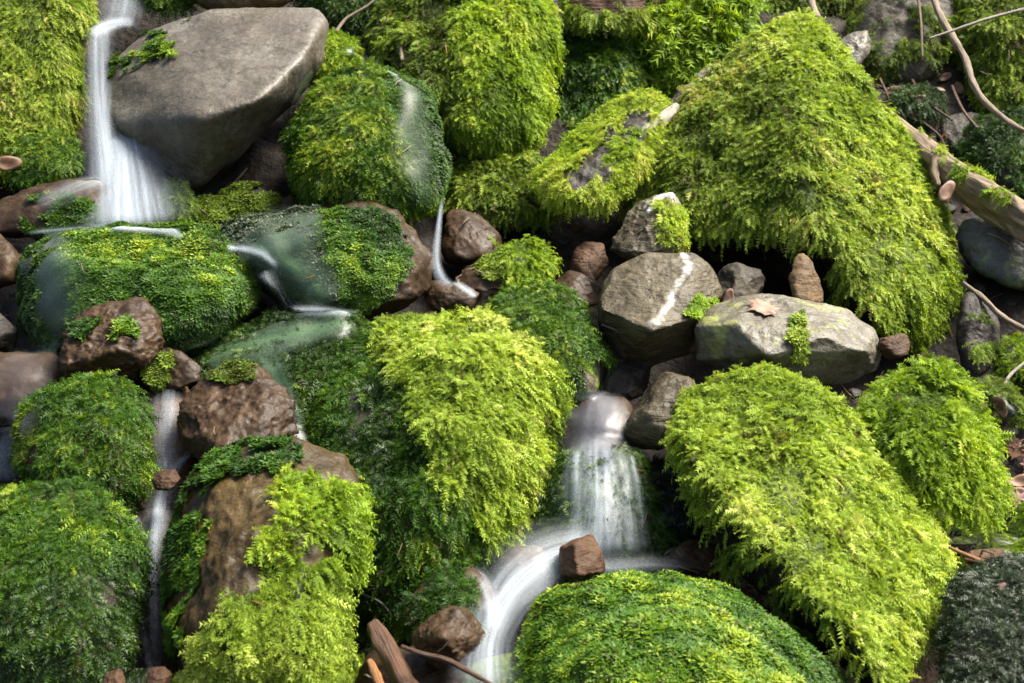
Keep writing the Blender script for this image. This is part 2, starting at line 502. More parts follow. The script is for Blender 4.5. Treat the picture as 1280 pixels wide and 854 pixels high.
def build_moss(st, spec, parent):
    """one mesh: a cushion of many small sprigs rooted on the stone"""
    global N_SPRIGS
    V, F, n, seed = st['V'], st['F'], st['n'], st['seed']
    kind = spec.get('kind', 'fern')
    dens = spec.get('dens', {'fern': 52000, 'sprig': 52000, 'fine': 108000}[kind]) * DENS
    Lm = spec.get('len', {'fern': 0.025, 'sprig': 0.020, 'fine': 0.0098}[kind])
    lift = spec.get('lift', {'fern': 0.026, 'sprig': 0.015, 'fine': 0.009}[kind])
    rng = np.random.default_rng(seed * 13 + spec.get('s', 0))
    e1 = V[F[:, 1]] - V[F[:, 0]]; e2 = V[F[:, 2]] - V[F[:, 0]]
    area = 0.5 * np.linalg.norm(np.cross(e1, e2), axis=1)
    cen = V[F].mean(1); fn = norm(np.cross(e1, e2))
    face = (fn * norm(CAMV - cen)).sum(1)
    px, py, _ = project(cen)
    ok = (face > -0.30) & (px > -110) & (px < 1390) & (py > -110) & (py < 964)
    ok &= fn[:, 2] > spec.get('up', -0.85)
    p = area * ok
    cnt = rng.poisson(dens * p)
    fi = np.repeat(np.arange(len(F)), cnt)
    m = len(fi)
    if m == 0: return None
    a, b = rng.random(m), rng.random(m)
    fl = a + b > 1; a[fl], b[fl] = 1 - a[fl], 1 - b[fl]
    P = V[F[fi, 0]] + a[:, None] * e1[fi] + b[:, None] * e2[fi]
    nn = norm(n[F[fi, 0]] * (1 - a - b)[:, None] + n[F[fi, 1]] * a[:, None] + n[F[fi, 2]] * b[:, None])
    keep = moss_regions(P, spec, seed)
    thin = spec.get('thin', 0.0)
    if thin:
        keep &= (noise(P, spec.get('thin_scale', 14), seed + 71, 3) * 0.5 + 0.5) > thin
    P, nn = P[keep], nn[keep]
    m = len(P)
    if m == 0: return None
    N_SPRIGS += m
    # cushions: roots sit on a lumpy mat
    cl = noise(P, 9, seed + 3, 2); cl2 = noise(P, 26, seed + 4, 2)
    P = P + nn * ((0.5 + 0.5 * cl) * lift * 1.1 + cl2 * lift * 0.7)[:, None]
    gt = G - nn * (nn @ G)[:, None]
    steep = np.linalg.norm(gt, axis=1)
    gt = norm(gt + 1e-6)
    rv = rng.normal(size=(m, 3)); rt = rv - nn * (rv * nn).sum(1)[:, None]; rt = norm(rt)
    # sprig size and colour vary in patches
    L = Lm * np.clip(rng.lognormal(-0.08, 0.36, m), 0.35, 2.0) * (1 + 0.35 * cl)
    tint = 0.49 + 0.36 * noise(P, 5, seed + 8, 2) + 0.28 * cl2 + rng.normal(0, 0.13, m) + spec.get('bias', 0)
    dead = rng.random(m) < spec.get('dead', 0.02) + 0.42 * np.clip(noise(P, 6.5, seed + 91, 3) * 2.2 - 0.62, 0, 1)
    tint = np.where(dead, rng.uniform(0, 0.12, m), np.clip(tint, 0.13, 1.0))
    out_v, out_f, out_t, out_p = [], [], [], []
    off = 0
    tl = SPRIGS[kind]
    which = rng.integers(0, len(tl), m)
    if kind == 'fine':
        up = norm(nn + 0.35 * rv * 0.6 + np.array([0, 0, 0.35]))
        T = norm(rt - up * (rt * up).sum(1)[:, None]); S = np.cross(up, T); W = up
        droop = np.zeros(m)
    else:
        hang = spec.get('hang', 0.9)
        T = norm(gt * (0.6 * hang * (0.25 + steep))[:, None] + rt * rng.uniform(0.5, 1.1, m)[:, None] + nn * rng.uniform(0.1, 1.2, m)[:, None])
        W0 = norm(nn + 0.6 * norm(rng.normal(size=(m, 3))))
        S = norm(np.cross(W0, T)); W = np.cross(T, S)
        droop = rng.uniform(0.15, 0.55, m) * spec.get('droop', 1.0)
    for q, (tv, tf) in enumerate(tl):
        s = which == q
        k_ = int(s.sum())
        if not k_: continue
        u, v, w = tv[:, 0], tv[:, 1], tv[:, 2]
        X = P[s][:, None, :] + L[s][:, None, None] * (T[s][:, None, :] * u[None, :, None] + S[s][:, None, :] * v[None, :, None] + W[s][:, None, :] * w[None, :, None])
        if kind != 'fine':
            X = X + (L[s] * droop[s])[:, None, None] * (u ** 2)[None, :, None] * G
        nv = len(tv)
        idx = (np.arange(k_) * nv)[:, None, None] + tf[None] + off
        out_v.append(X.reshape(-1, 3)); out_f.append(idx.reshape(-1, 3))
        out_t.append(np.repeat(tint[s], nv))
        if kind == 'fine':
            tp = np.linalg.norm(tv, axis=1)
        else:
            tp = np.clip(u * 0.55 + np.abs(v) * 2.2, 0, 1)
        out_p.append(np.tile(tp, k_))
        off += k_ * nv
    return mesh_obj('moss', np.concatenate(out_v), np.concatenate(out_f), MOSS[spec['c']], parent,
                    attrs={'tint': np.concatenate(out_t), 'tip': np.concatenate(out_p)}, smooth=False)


def stone(name, label, cat, outline, mat, group, moss=(), seed=None, vein=None, **kw):
    sd = seed if seed is not None else len(STONES) + 1
    moss = list(moss); under = []
    for q in moss:
        if q['kind'] == 'fern' and not q.get('thin'):
            q.update(thin=0.36, thin_scale=8, full=1)
            u = dict(q); u.update(kind='sprig', len=0.013, lift=0.012, thin=0.0, bias=q.get('bias', 0) - 0.10); under.append(u)
    moss += under
    if 'inset' not in kw:
        kw['inset'] = max([{'fern': 0.036, 'sprig': 0.015, 'fine': 0.008}[q['kind']] * (0 if q.get('thin') and not q.get('full') else 1) for q in moss], default=0.0)
    V, F, n, size, d0 = stone_shape(outline, seed=sd, **kw)
    base = np.array([V[:, 0].mean(), V[:, 1].mean(), V[:, 2].min()])
    st = dict(V=V, F=F, n=n, seed=sd, label=label)
    attrs = {}
    mossy = np.zeros(len(V))
    for i, s in enumerate(moss):
        s['s'] = i
        mk = moss_regions(V, s, sd) & (n[:, 2] > s.get('up', -0.85))
        if s.get('thin'):
            mk &= (noise(V, s.get('thin_scale', 14), sd + 71, 3) * 0.5 + 0.5) > s['thin']
        mossy = np.maximum(mossy, mk)
    attrs['mossy'] = mossy
    if vein is not None:
        px, py, _ = project(V)
        dist = np.full(len(V), 1e9)
        for (x1, y1), (x2, y2) in zip(vein[:-1], vein[1:]):
            t = np.clip(((px - x1) * (x2 - x1) + (py - y1) * (y2 - y1)) / ((x2 - x1) ** 2 + (y2 - y1) ** 2), 0, 1)
            dist = np.minimum(dist, np.hypot(px - x1 - t * (x2 - x1), py - y1 - t * (y2 - y1)))
        dist = dist + 3.5 * noise(V, 60, sd, 2)
        attrs['vein'] = np.clip(1 - (dist - 0.5 - 2.0 * noise(V, 30, sd + 6, 2)) / 5.0, 0, 1) * np.clip(0.52 + 0.8 * noise(V, 75, sd + 2, 3), 0.08, 0.75)
    if moss:
        root = empty(name, base)
        tag(root, label, cat, group)
        mesh_obj('stone', V, F, ROCK[mat], root, attrs=attrs)
        st['root'] = root
        for s in moss: build_moss(st, s, root)
    else:
        o = mesh_obj(name, V, F, ROCK[mat], None, loc=base, attrs=attrs)
        tag(o, label, cat, group)
        st['root'] = o
    STONES.append(st)
    return st


# ------------------------------------------------------------------ the slope under everything
def ground():
    nx, ny = 260, 300
    X = np.linspace(-1, 1, nx); X = np.sign(X) * (np.abs(X) * 3.2 + np.abs(X) ** 5 * 22)
    T = np.linspace(0, 1, ny)
    # y runs from behind the camera, up the bank, to the far hill
    Y = np.where(T < 0.15, -14 + T / 0.15 * 16.4, np.where(T < 0.85, 2.4 + (T - 0.15) / 0.70 * 4.2, 6.6 + ((T - 0.85) / 0.15) ** 2 * 30))
    top = at(640, 0, 5.2 + 0.34); bot = at(640, 854, 3.3 + 0.34)
    sl = (top[2] - bot[2]) / (top[1] - bot[1])
    Z = np.where(Y < bot[1], bot[2] - 0.03 * (bot[1] - Y), bot[2] + sl * (Y - bot[1]))
    Z = np.where(Y > 6.6, bot[2] + sl * (6.6 - bot[1]) + (Y - 6.6) * 0.35, Z)
    gx, gy = np.meshgrid(X, Y); gz = np.repeat(Z[:, None], nx, 1)
    V = np.stack([gx, gy, gz], -1).reshape(-1, 3)
    V[:, 2] += 0.09 * noise(V, 2.5, 901, 3) + 0.025 * noise(V, 14, 902, 3)
    i = np.arange(nx * ny).reshape(ny, nx)
    F = np.stack([i[:-1, :-1], i[:-1, 1:], i[1:, 1:], i[1:, :-1]], -1).reshape(-1, 4)
    m = rock_mat('ground_soil', (0.008, 0.005, 0.003), (0.017, 0.011, 0.006), (0.034, 0.023, 0.012), rough=0.75, bump=1.0, spec=0.2)
    o = mesh_obj('ground', V, F, m)
    tag(o, kind='structure')
    return V, F


GROUND = ground()

MB = 'mossy boulders on the bank'
BS = 'bare stones among the moss'
WS = 'dark wet stones beside the stream'

# ---- back row, along the top
stone('mossy_boulder', 'tall boulder draped in shaggy yellow-green moss left of the top waterfall', 'boulder',
      [(-120, -70), (60, -80), (112, -30), (118, 20), (108, 70), (106, 140), (98, 180), (40, 205), (-120, 215)], 'dark', MB, k=18, sub=6, d=-0.02,
      moss=[dict(kind='fern', c='olive', hang=1.6, bias=0.16)])
stone('brown_stone', 'bare brown boulder cut by the top edge above the flat grey boulder', 'stone',
      [(235, -70), (370, -70), (372, -5), (350, 8), (290, 13), (250, 6)], 'brown', BS, k=12, d=-0.12)
stone('mossy_stone', 'green tufted stone right of the water at the top edge', 'stone',
      [(165, -60), (262, -60), (260, 2), (225, 14), (188, 16), (168, -5)], 'dark', MB, d=0.05,
      moss=[dict(kind='sprig', c='green', bias=0.05)])
stone('mossy_stone', 'dark green mossy stone behind the tip of the flat grey boulder', 'stone',
      [(372, -50), (500, -50), (505, 15), (470, 40), (420, 42), (385, 20)], 'dark', MB, d=0.15,
      moss=[dict(kind='sprig', c='deep')])
stone('mossy_boulder', 'broad bright mossy boulder at the top, right of the round boulder', 'boulder',
      [(455, 45), (478, 5), (560, -50), (690, -60), (702, 40), (694, 130), (665, 190), (600, 205), (545, 170), (485, 80)], 'dark', MB, k=22, sub=6, d=0.0,
      moss=[dict(kind='fern', c='lime', hang=1.3, bias=0.04, excl=[[(440, 0), (560, 0), (570, 70), (600, 250), (440, 250)]]),
            dict(kind='fern', c='olive', hang=1.3, bias=-0.12, poly=[(430, -80), (575, -80), (560, 10), (580, 70), (620, 250), (430, 250)])])
stone('mossy_boulder', 'low moss-hung bank stone under the broad bright mossy boulder', 'boulder',
      [(552, 205), (600, 185), (665, 170), (700, 225), (690, 275), (640, 295), (590, 290), (556, 265)], 'dark', MB, d=0.10,
      moss=[dict(kind='fern', c='olive', hang=1.6, bias=-0.05)])
stone('mossy_stone', 'brown stone with a moss fringe at the top centre edge', 'stone',
      [(690, -50), (822, -50), (812, 12), (795, 36), (740, 42), (698, 22)], 'rust', MB, d=0.0, k=10,
      moss=[dict(kind='fern', c='olive', bias=0.1, poly=[(680, 15), (715, 0), (730, 14), (760, 18), (790, 10), (830, 20), (830, 70), (680, 70)]),
            dict(kind='fern', c='olive', bias=0.05, poly=[(660, -60), (712, -60), (712, 30), (660, 40)])])
stone('mossy_boulder', 'shaded mossy stone hanging in the dark recess below the brown topped stone', 'boulder',
      [(662, 80), (690, 30), (800, 15), (822, 90), (775, 150), (725, 172), (690, 180), (672, 150)], 'dark', MB, d=0.28,
      moss=[dict(kind='fern', c='green', hang=1.5, bias=0.05)])
stone('mossy_boulder', 'leafy bright green moss clump hanging at the top, left of the great pyramid', 'boulder',
      [(800, -40), (915, -50), (926, 30), (898, 78), (850, 108), (812, 90)], 'dark', MB, d=0.20, k=24,
      moss=[dict(kind='fern', c='lime', hang=1.4, bias=0.0, len=0.06)])
stone('mossy_boulder', 'moss covered bank along the top edge behind the pyramid tip', 'boulder',
      [(915, -60), (1110, -60), (1120, 20), (1080, 55), (1000, 70), (930, 70)], 'earth', MB, d=0.45,
      moss=[dict(kind='fern', c='olive', hang=1.3, bias=-0.1)])
stone('earthy_boulder', 'bare brown overhanging boulder in the shade at the upper right', 'boulder',
      [(1055, 60), (1080, 10), (1130, -50), (1185, -40), (1178, 60), (1150, 98), (1105, 105), (1070, 95)], 'earth', BS, d=0.22, k=6,
      moss=[dict(kind='sprig', c='olive', thin=0.55, bias=-0.1)])
stone('mossy_boulder', 'moss-hung boulder in the upper right corner behind the thin branch', 'boulder',
      [(1178, -60), (1380, -70), (1390, 120), (1330, 165), (1260, 160), (1205, 135), (1184, 70)], 'earth', MB, d=0.28, sub=6,
      moss=[dict(kind='fern', c='olive', hang=1.6, bias=-0.05)])
stone('mossy_stone', 'green mossy stone at the right edge between branch and log', 'stone',
      [(1195, 185), (1230, 150), (1350, 140), (1390, 230), (1340, 270), (1265, 245), (1210, 225)], 'dark', MB, d=0.16,
      moss=[dict(kind='sprig', c='green', thin=0.38, bias=-0.05)])
stone('dark_stone', 'small dark stone in the shaded soil right of the pyramid tip', 'stone',
      [(1095, 165), (1108, 140), (1150, 138), (1168, 160), (1150, 185), (1112, 188)], 'dark', BS, d=0.22, k=6)
stone('dark_stone', 'flat dark stone in the soil above the log', 'stone',
      [(1160, 195), (1175, 150), (1225, 140), (1240, 175), (1215, 215), (1175, 218)], 'dark', BS, d=0.22, k=6)

# ---- the flat grey boulder
stone('grey_boulder', 'great flat-topped grey boulder beside the upper waterfall', 'boulder',
      [(130, 150), (140, 78), (190, 36), (262, 10), (340, 10), (400, 6), (412, 30), (404, 80), (370, 130), (300, 196), (245, 238), (212, 205), (160, 165)], 'grey', BS,
      d=-0.14, tilt=0.75, k=2, sub=6, lump=0.014, rough=0.005, back=0.6, crease=0.28,
      front=[(135, 150, 0.06), (165, 160, 0.13), (250, 146, 0.36), (330, 120, 0.36), (376, 74, 0.24), (400, 26, 0.08), (235, 222, 0.04), (300, 188, 0.02)], b=0.30,
      moss=[dict(kind='fine', c='green', thin=0.52, thin_scale=22, poly=[(138, 70), (160, 48), (205, 40), (200, 75), (165, 90), (140, 95)]),
            dict(kind='fine', c='green', thin=0.5, poly=[(200, 8), (245, 0), (250, 20), (215, 22)]),
            dict(kind='fine', c='lime', thin=0.55, thin_scale=30, poly=[(165, 60), (220, 45), (225, 70), (175, 80)])])
stone('mossy_stone', 'little moss tussock at the foot of the upper waterfall, left side', 'stone',
      [(8, 215), (14, 182), (50, 164), (92, 170), (108, 192), (104, 214), (60, 232), (18, 230)], 'dark', MB, d=-0.16,
      moss=[dict(kind='sprig', c='green', bias=0.1)])
stone('mossy_boulder', 'round mossy boulder with a film of water down its right side', 'boulder',
      [(368, 235), (364, 170), (384, 105), (420, 82), (478, 76), (528, 105), (552, 160), (564, 218), (548, 262), (500, 268), (430, 255)], 'dark', MB, d=-0.16, k=30, sub=6, b=0.26,
      moss=[dict(kind='sprig', c='green', bias=0.16, poly=[(340, 60), (470, 60), (480, 130), (505, 200), (520, 300), (340, 300)]),
            dict(kind='fine', c='green', bias=-0.05, poly=[(470, 60), (580, 60), (590, 300), (520, 300), (505, 200), (480, 130)])])
stone('mossy_stone', 'little leafy stone between grey tip and round boulder', 'stone',
      [(374, 84), (398, 52), (430, 44), (446, 62), (432, 84), (398, 100)], 'dark', MB, d=-0.04, moss=[dict(kind='sprig', c='lime', thin=0.42)])
stone('mossy_boulder', 'sloping wedge boulder with a bare dark stripe through its moss', 'boulder',
      [(668, 228), (700, 188), (750, 140), (800, 114), (832, 122), (828, 180), (795, 225), (755, 258), (700, 265), (676, 250)], 'dark', MB, d=-0.13, k=14, sub=6, tilt=0.9, b=0.16,
      moss=[dict(kind='sprig', c='lime', bias=0.2, excl=[[(705, 232), (730, 198), (788, 140), (812, 142), (806, 176), (762, 220), (728, 232)]]),
            dict(kind='sprig', c='lime', bias=0.0, thin=0.5, poly=[(740, 225), (770, 170), (815, 140), (830, 190), (770, 240)])])

# ---- the pyramid
stone('mossy_boulder', 'great pyramid boulder under shaggy yellow-green moss', 'boulder',
      [(776, 262), (792, 200), (830, 145), (890, 86), (950, 42), (990, 12), (1016, 12), (1040, 40), (1070, 92), (1116, 154), (1162, 218), (1192, 285), (1198, 350), (1195, 415), (1160, 440), (1095, 425), (1040, 385), (960, 352), (850, 318)], 'dark', MB,
      d=-0.04, k=3, sub=6, tilt=0.40, b=0.42, lump=0.02, crease=0.5, dent=(955, 352, 100, 55, 0.26),
      front=[(1003, 45, 0.09), (1000, 190, 0.32), (1030, 330, 0.46), (860, 265, 0.13), (1160, 330, 0.24), (1110, 410, 0.34)],
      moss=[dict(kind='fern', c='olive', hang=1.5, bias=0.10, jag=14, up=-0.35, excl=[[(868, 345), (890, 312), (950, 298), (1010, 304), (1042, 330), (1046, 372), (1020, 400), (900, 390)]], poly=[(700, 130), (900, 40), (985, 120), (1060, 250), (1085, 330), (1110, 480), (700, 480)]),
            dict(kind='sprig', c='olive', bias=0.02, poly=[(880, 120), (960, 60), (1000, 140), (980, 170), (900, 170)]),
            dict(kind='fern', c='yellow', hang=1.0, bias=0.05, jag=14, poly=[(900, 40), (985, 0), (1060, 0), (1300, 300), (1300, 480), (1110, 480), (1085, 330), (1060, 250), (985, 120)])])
stone('tan_stone', 'upright tan cobble wedged under the pyramid boulder', 'stone',
      [(986, 352), (990, 326), (1004, 315), (1022, 332), (1030, 352), (1031, 384), (1004, 388), (988, 378)], 'tan', BS, d=-0.36, k=2, b=0.05)
stone('brown_stone', 'shaded brown stone deep in the hollow under the pyramid boulder', 'stone',
      [(892, 378), (898, 342), (925, 328), (955, 340), (962, 372), (930, 388)], 'earth', BS, d=-0.16, k=4)
stone('mossy_stone', 'dim mossy stone in the soil pocket just above the log', 'stone',
      [(1108, 128), (1122, 106), (1158, 100), (1182, 122), (1176, 150), (1130, 156)], 'dark', MB, d=0.10,
      moss=[dict(kind='sprig', c='deep', bias=0.05)])
stone('pale_stone', 'pale flat stone on the ridge left of the pyramid', 'stone',
      [(835, 128), (850, 112), (888, 98), (892, 112), (868, 126), (846, 136)], 'pale', BS, d=-0.10, k=5)
stone('grey_stone', 'grey sliver of stone beside the pyramid\'s upper left edge', 'stone',
      [(866, 98), (880, 84), (918, 76), (922, 90), (896, 100)], 'pale', BS, d=0.03, k=5)
stone('grey_stone', 'blunt pale stone poking out behind the pyramid tip', 'stone',
      [(1040, 60), (1060, 42), (1082, 38), (1089, 50), (1080, 68), (1066, 86), (1048, 84)], 'grey', BS, d=0.05, k=5)
stone('pale_stone', 'thin pink-grey stone on the left shoulder of the pyramid tip', 'stone',
      [(962, 26), (980, 16), (1000, 16), (998, 28), (972, 34)], 'earth', BS, d=-0.02, k=5)

# ---- the bare stones in the middle
stone('bare_stone', 'pale-topped bare stone above the big angular one', 'stone',
      [(758, 322), (764, 295), (785, 265), (815, 238), (840, 234), (858, 262), (860, 300), (845, 325), (800, 332)], 'cobble', BS, d=-0.24, k=5, b=0.12, chips=2, sub=6,
      vein=[(808, 262), (824, 248), (838, 240), (846, 262)],
      moss=[dict(kind='sprig', c='lime', bias=0.1, jag=4, poly=[(822, 258), (852, 258), (852, 306), (826, 306)])])
stone('bare_stone', 'big angular brown stone with a white quartz vein', 'stone',
      [(742, 384), (748, 352), (768, 330), (806, 314), (866, 312), (890, 332), (906, 366), (876, 404), (862, 446), (806, 466), (762, 452), (746, 420)], 'cobble', BS,
      d=-0.30, k=2, sub=6, b=0.16, tilt=0.2, lump=0.012, rough=0.006, crease=0.5,
      front=[(748, 384, 0.12), (815, 414, 0.22), (868, 398, 0.16), (866, 340, 0.08), (790, 345, 0.06)],
      vein=[(852, 316), (862, 332), (848, 352), (838, 378), (826, 396), (812, 408)],
      moss=[dict(kind='fine', c='lime', jag=4, poly=[(852, 392), (872, 374), (892, 372), (888, 386), (868, 396)])])
stone('bare_stone', 'long pale stone with dead leaves lying on top', 'stone',
      [(863, 420), (868, 398), (890, 376), (944, 363), (1010, 370), (1060, 384), (1096, 410), (1108, 440), (1098, 468), (1050, 482), (980, 478), (900, 466), (868, 452)], 'pale', BS,
      d=-0.34, k=3, sub=6, b=0.17, tilt=0.3, lump=0.018, rough=0.006, crease=0.6,
      front=[(868, 408, 0.06), (920, 404, 0.16), (958, 445, 0.20), (1030, 420, 0.18), (1085, 440, 0.12), (990, 474, 0.10), (960, 384, 0.05)],
      moss=[dict(kind='fine', c='olive', jag=6, poly=[(990, 398), (1004, 392), (1010, 420), (1006, 452), (992, 450)])])
stone('rust_stone', 'small reddish stone at the right end of the long pale stone', 'stone',
      [(1098, 436), (1106, 418), (1126, 416), (1138, 430), (1132, 448), (1108, 450)], 'rust', BS, d=-0.36, k=4)
stone('brown_stone', 'narrow brown stone beside the head of the right waterfall', 'stone',
      [(778, 540), (788, 506), (806, 474), (832, 460), (868, 464), (862, 490), (842, 530), (822, 558), (795, 562)], 'cobble', BS, d=-0.28, k=6, b=0.1)
stone('rust_stone', 'small tan stone in the dark hollow left of the angular stone', 'stone',
      [(715, 345), (722, 318), (736, 300), (756, 310), (762, 334), (748, 356), (725, 357)], 'rust', BS, d=-0.06, k=5)
stone('dark_stone', 'broken dark stone under the hollow, right of the small mossy stone', 'stone',
      [(690, 352), (712, 338), (745, 350), (752, 372), (725, 385), (700, 378)], 'plum', WS, d=-0.06, k=5)
stone('mossy_stone', 'small dome of feathery moss on a brown wet stone in the middle', 'stone',
      [(556, 350), (575, 325), (606, 308), (642, 288), (682, 290), (700, 325), (694, 352), (650, 372), (598, 376), (566, 368)], 'plum', MB, d=-0.1, k=14,
      moss=[dict(kind='fern', c='lime', bias=-0.05, poly=[(632, 300), (645, 280), (690, 280), (705, 330), (690, 356), (650, 350), (630, 340)]),
            dict(kind='fine', c='olive', thin=0.42, bias=-0.1, poly=[(600, 305), (640, 290), (640, 345), (620, 362), (596, 340)])])
stone('plum_stone', 'wet brown rubble stone left of the small moss dome', 'stone',
      [(552, 300), (560, 268), (590, 262), (624, 290), (628, 318), (596, 335), (562, 330)], 'plum', WS, d=-0.02, k=4)
stone('plum_stone', 'pebbly wet stone at the foot of the thin trickle', 'stone',
      [(530, 372), (540, 350), (572, 352), (600, 366), (590, 386), (550, 388)], 'plum', WS, d=-0.14, k=4)

stone('dark_stone', 'dark stone in the gap under the big angular stone, above the pool', 'stone',
      [(738, 500), (742, 450), (775, 436), (812, 450), (808, 490), (775, 510)], 'dark', WS, d=-0.16, k=6)  # added filler: its dark colour stands in for shade over the lit soil
# ---- the large central boulder and its neighbours
stone('mossy_boulder', 'rounded green mossy boulder tucked behind the yellow-capped central boulder', 'boulder',
      [(612, 388), (640, 366), (684, 356), (722, 372), (742, 410), (758, 450), (762, 492), (725, 506), (680, 490), (640, 440)], 'pale', MB, d=-0.26, k=22, b=0.15,
      moss=[dict(kind='sprig', c='green', bias=0.14, excl=[[(700, 470), (770, 440), (790, 540), (690, 540)]]),
            dict(kind='fine', c='deep', thin=0.5, poly=[(700, 470), (770, 440), (790, 540), (690, 540)])])
CAP = [(455, 370), (560, 350), (720, 380), (740, 520), (700, 650), (620, 690), (560, 620), (525, 520), (480, 440)]
stone('mossy_boulder', 'large central boulder with a cap of yellow feather moss over dark green flanks', 'boulder',
      [(400, 440), (440, 400), (498, 380), (570, 376), (640, 394), (688, 436), (706, 510), (694, 580), (668, 650), (622, 700), (560, 770), (490, 812), (432, 800), (395, 700), (372, 560), (380, 480)], 'dark', MB,
      d=-0.22, k=20, sub=6, tilt=0.55, b=0.34,
      front=[(520, 420, 0.14), (600, 440, 0.2), (660, 500, 0.2), (560, 520, 0.32), (620, 580, 0.28), (460, 560, 0.24), (480, 700, 0.24), (560, 690, 0.24), (430, 640, 0.2), (600, 660, 0.2)],
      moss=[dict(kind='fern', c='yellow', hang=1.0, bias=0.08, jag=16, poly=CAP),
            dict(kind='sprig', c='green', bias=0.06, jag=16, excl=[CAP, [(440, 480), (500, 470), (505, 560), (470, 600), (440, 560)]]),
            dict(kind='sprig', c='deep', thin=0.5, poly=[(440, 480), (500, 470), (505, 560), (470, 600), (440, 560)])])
stone('mossy_boulder', 'dark mossy ledge washed by the pool left of the central boulder', 'boulder',
      [(232, 446), (280, 415), (350, 396), (440, 388), (470, 420), (470, 520), (430, 570), (390, 575), (370, 520), (330, 470), (262, 478)], 'dark', MB, d=-0.16, k=16, sub=6,
      moss=[dict(kind='sprig', c='deep', bias=0.05)])
# ---- left side
stone('mossy_boulder', 'dark green boulder washed by clear water right of the small white fall', 'boulder',
      [(262, 300), (300, 276), (380, 258), (455, 248), (500, 258), (518, 290), (545, 320), (540, 365), (490, 392), (430, 400), (370, 395), (320, 350)], 'plum', MB, d=-0.2, k=14, sub=6, b=0.2,
      moss=[dict(kind='fine', c='green', bias=-0.02, poly=[(385, 275), (420, 262), (470, 262), (500, 280), (512, 330), (490, 372), (440, 394), (420, 350), (400, 320)]),
            dict(kind='fine', c='wet', bias=0.2, poly=[(280, 270), (400, 262), (405, 320), (425, 360), (430, 400), (330, 400), (270, 320)])])
stone('wet_stone', 'stone wrapped by the white water below the upper fall, moss on its front', 'stone',
      [(-40, 275), (0, 255), (55, 236), (110, 222), (140, 228), (148, 262), (142, 284), (60, 296), (-40, 296)], 'plum', WS, d=-0.2, k=8,
      moss=[dict(kind='fine', c='green', thin=0.42, bias=-0.1, poly=[(30, 248), (120, 248), (128, 290), (30, 295)])])
stone('mossy_stone', 'leafy green clump against the right edge of the upper fall', 'stone',
      [(204, 245), (206, 222), (224, 218), (240, 246), (244, 280), (226, 292), (212, 280)], 'dark', MB, d=-0.12, moss=[dict(kind='sprig', c='lime', bias=-0.05)])
stone('mossy_stone', 'small grey-green pebble under the grey boulder, left of the oval one', 'stone',
      [(240, 270), (250, 250), (276, 250), (287, 275), (282, 298), (252, 300)], 'dark', MB, d=-0.06, moss=[dict(kind='fine', c='olive', thin=0.35, bias=-0.1)])
stone('mossy_stone', 'small oval moss-dotted stone under the grey boulder', 'stone',
      [(270, 262), (280, 242), (316, 234), (342, 244), (347, 266), (322, 280), (284, 280)], 'dark', MB, d=-0.04, moss=[dict(kind='fine', c='olive', thin=0.32, bias=-0.1)])
stone('plum_stone', 'tiny reddish stone beneath the round boulder\'s left side', 'stone',
      [(345, 262), (352, 246), (368, 246), (374, 260), (362, 270)], 'plum', WS, d=-0.04, k=4)
stone('wet_stone', 'dark shiny stone cut by the left edge beside the wide mossy boulder', 'stone',
      [(-60, 300), (0, 286), (24, 300), (33, 322), (22, 350), (-10, 365), (-60, 365)], 'plum', WS, d=-0.24, k=5)
stone('wet_stone', 'dark wet stone at the left edge above the brown pool', 'stone',
      [(-60, 385), (0, 372), (24, 400), (20, 440), (-10, 450), (-60, 450)], 'dark', WS, d=-0.22, k=5)
stone('mossy_boulder', 'wide low boulder of wet green moss under the upper fall', 'boulder',
      [(18, 400), (20, 335), (40, 298), (90, 284), (180, 282), (250, 292), (312, 318), (332, 350), (322, 385), (285, 415), (230, 438), (140, 442), (50, 440)], 'dark', MB, d=-0.24, k=20, sub=6, b=0.24,
      moss=[dict(kind='fine', c='green', bias=0.12, jag=14, excl=[[(0, 270), (75, 270), (95, 460), (0, 460)]]),
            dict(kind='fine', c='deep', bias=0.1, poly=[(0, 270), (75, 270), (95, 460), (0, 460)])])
stone('plum_stone', 'purple-brown angular stone leaning on the wide wet mossy boulder', 'stone',
      [(74, 440), (84, 408), (140, 380), (184, 374), (202, 400), (204, 440), (190, 468), (150, 480), (92, 474)], 'plum', WS, d=-0.42, k=4, b=0.1,
      chips=6, crease=1.5, sub=6, front=[(90, 416, 0.05), (160, 408, 0.08), (195, 410, 0.04), (150, 455, 0.1), (100, 455, 0.08)],
      moss=[dict(kind='fine', c='green', thin=0.45, poly=[(86, 412), (110, 395), (165, 405), (168, 420), (90, 425)])])
stone('plum_stone', 'small smooth brown stone with a water bead, right of the purple stone', 'stone',
      [(170, 455), (190, 436), (225, 434), (254, 456), (250, 476), (215, 486), (180, 482)], 'plum', WS, d=-0.36, k=6, crease=1.5,
      moss=[dict(kind='fine', c='olive', thin=0.5, poly=[(165, 440), (215, 440), (210, 490), (165, 490)])])
stone('wet_stone', 'brown slab under the sliding brown water at the left edge', 'stone',
      [(-60, 450), (30, 438), (76, 446), (92, 480), (84, 512), (30, 530), (-60, 535)], 'plum', WS, d=-0.3, k=12)
stone('mossy_boulder', 'bright green mossy boulder left of the sheer veil of water', 'boulder',
      [(10, 576), (18, 532), (50, 492), (100, 470), (150, 462), (190, 488), (190, 550), (182, 612), (140, 626), (85, 600), (40, 602)], 'plum', MB, d=-0.4, k=18, sub=6,
      moss=[dict(kind='sprig', c='green', bias=0.2, excl=[[(15, 560), (18, 520), (50, 510), (60, 560), (40, 590)]]),
            dict(kind='fine', c='olive', thin=0.4, bias=0.05, poly=[(5, 570), (10, 515), (55, 505), (65, 565), (40, 610)])])
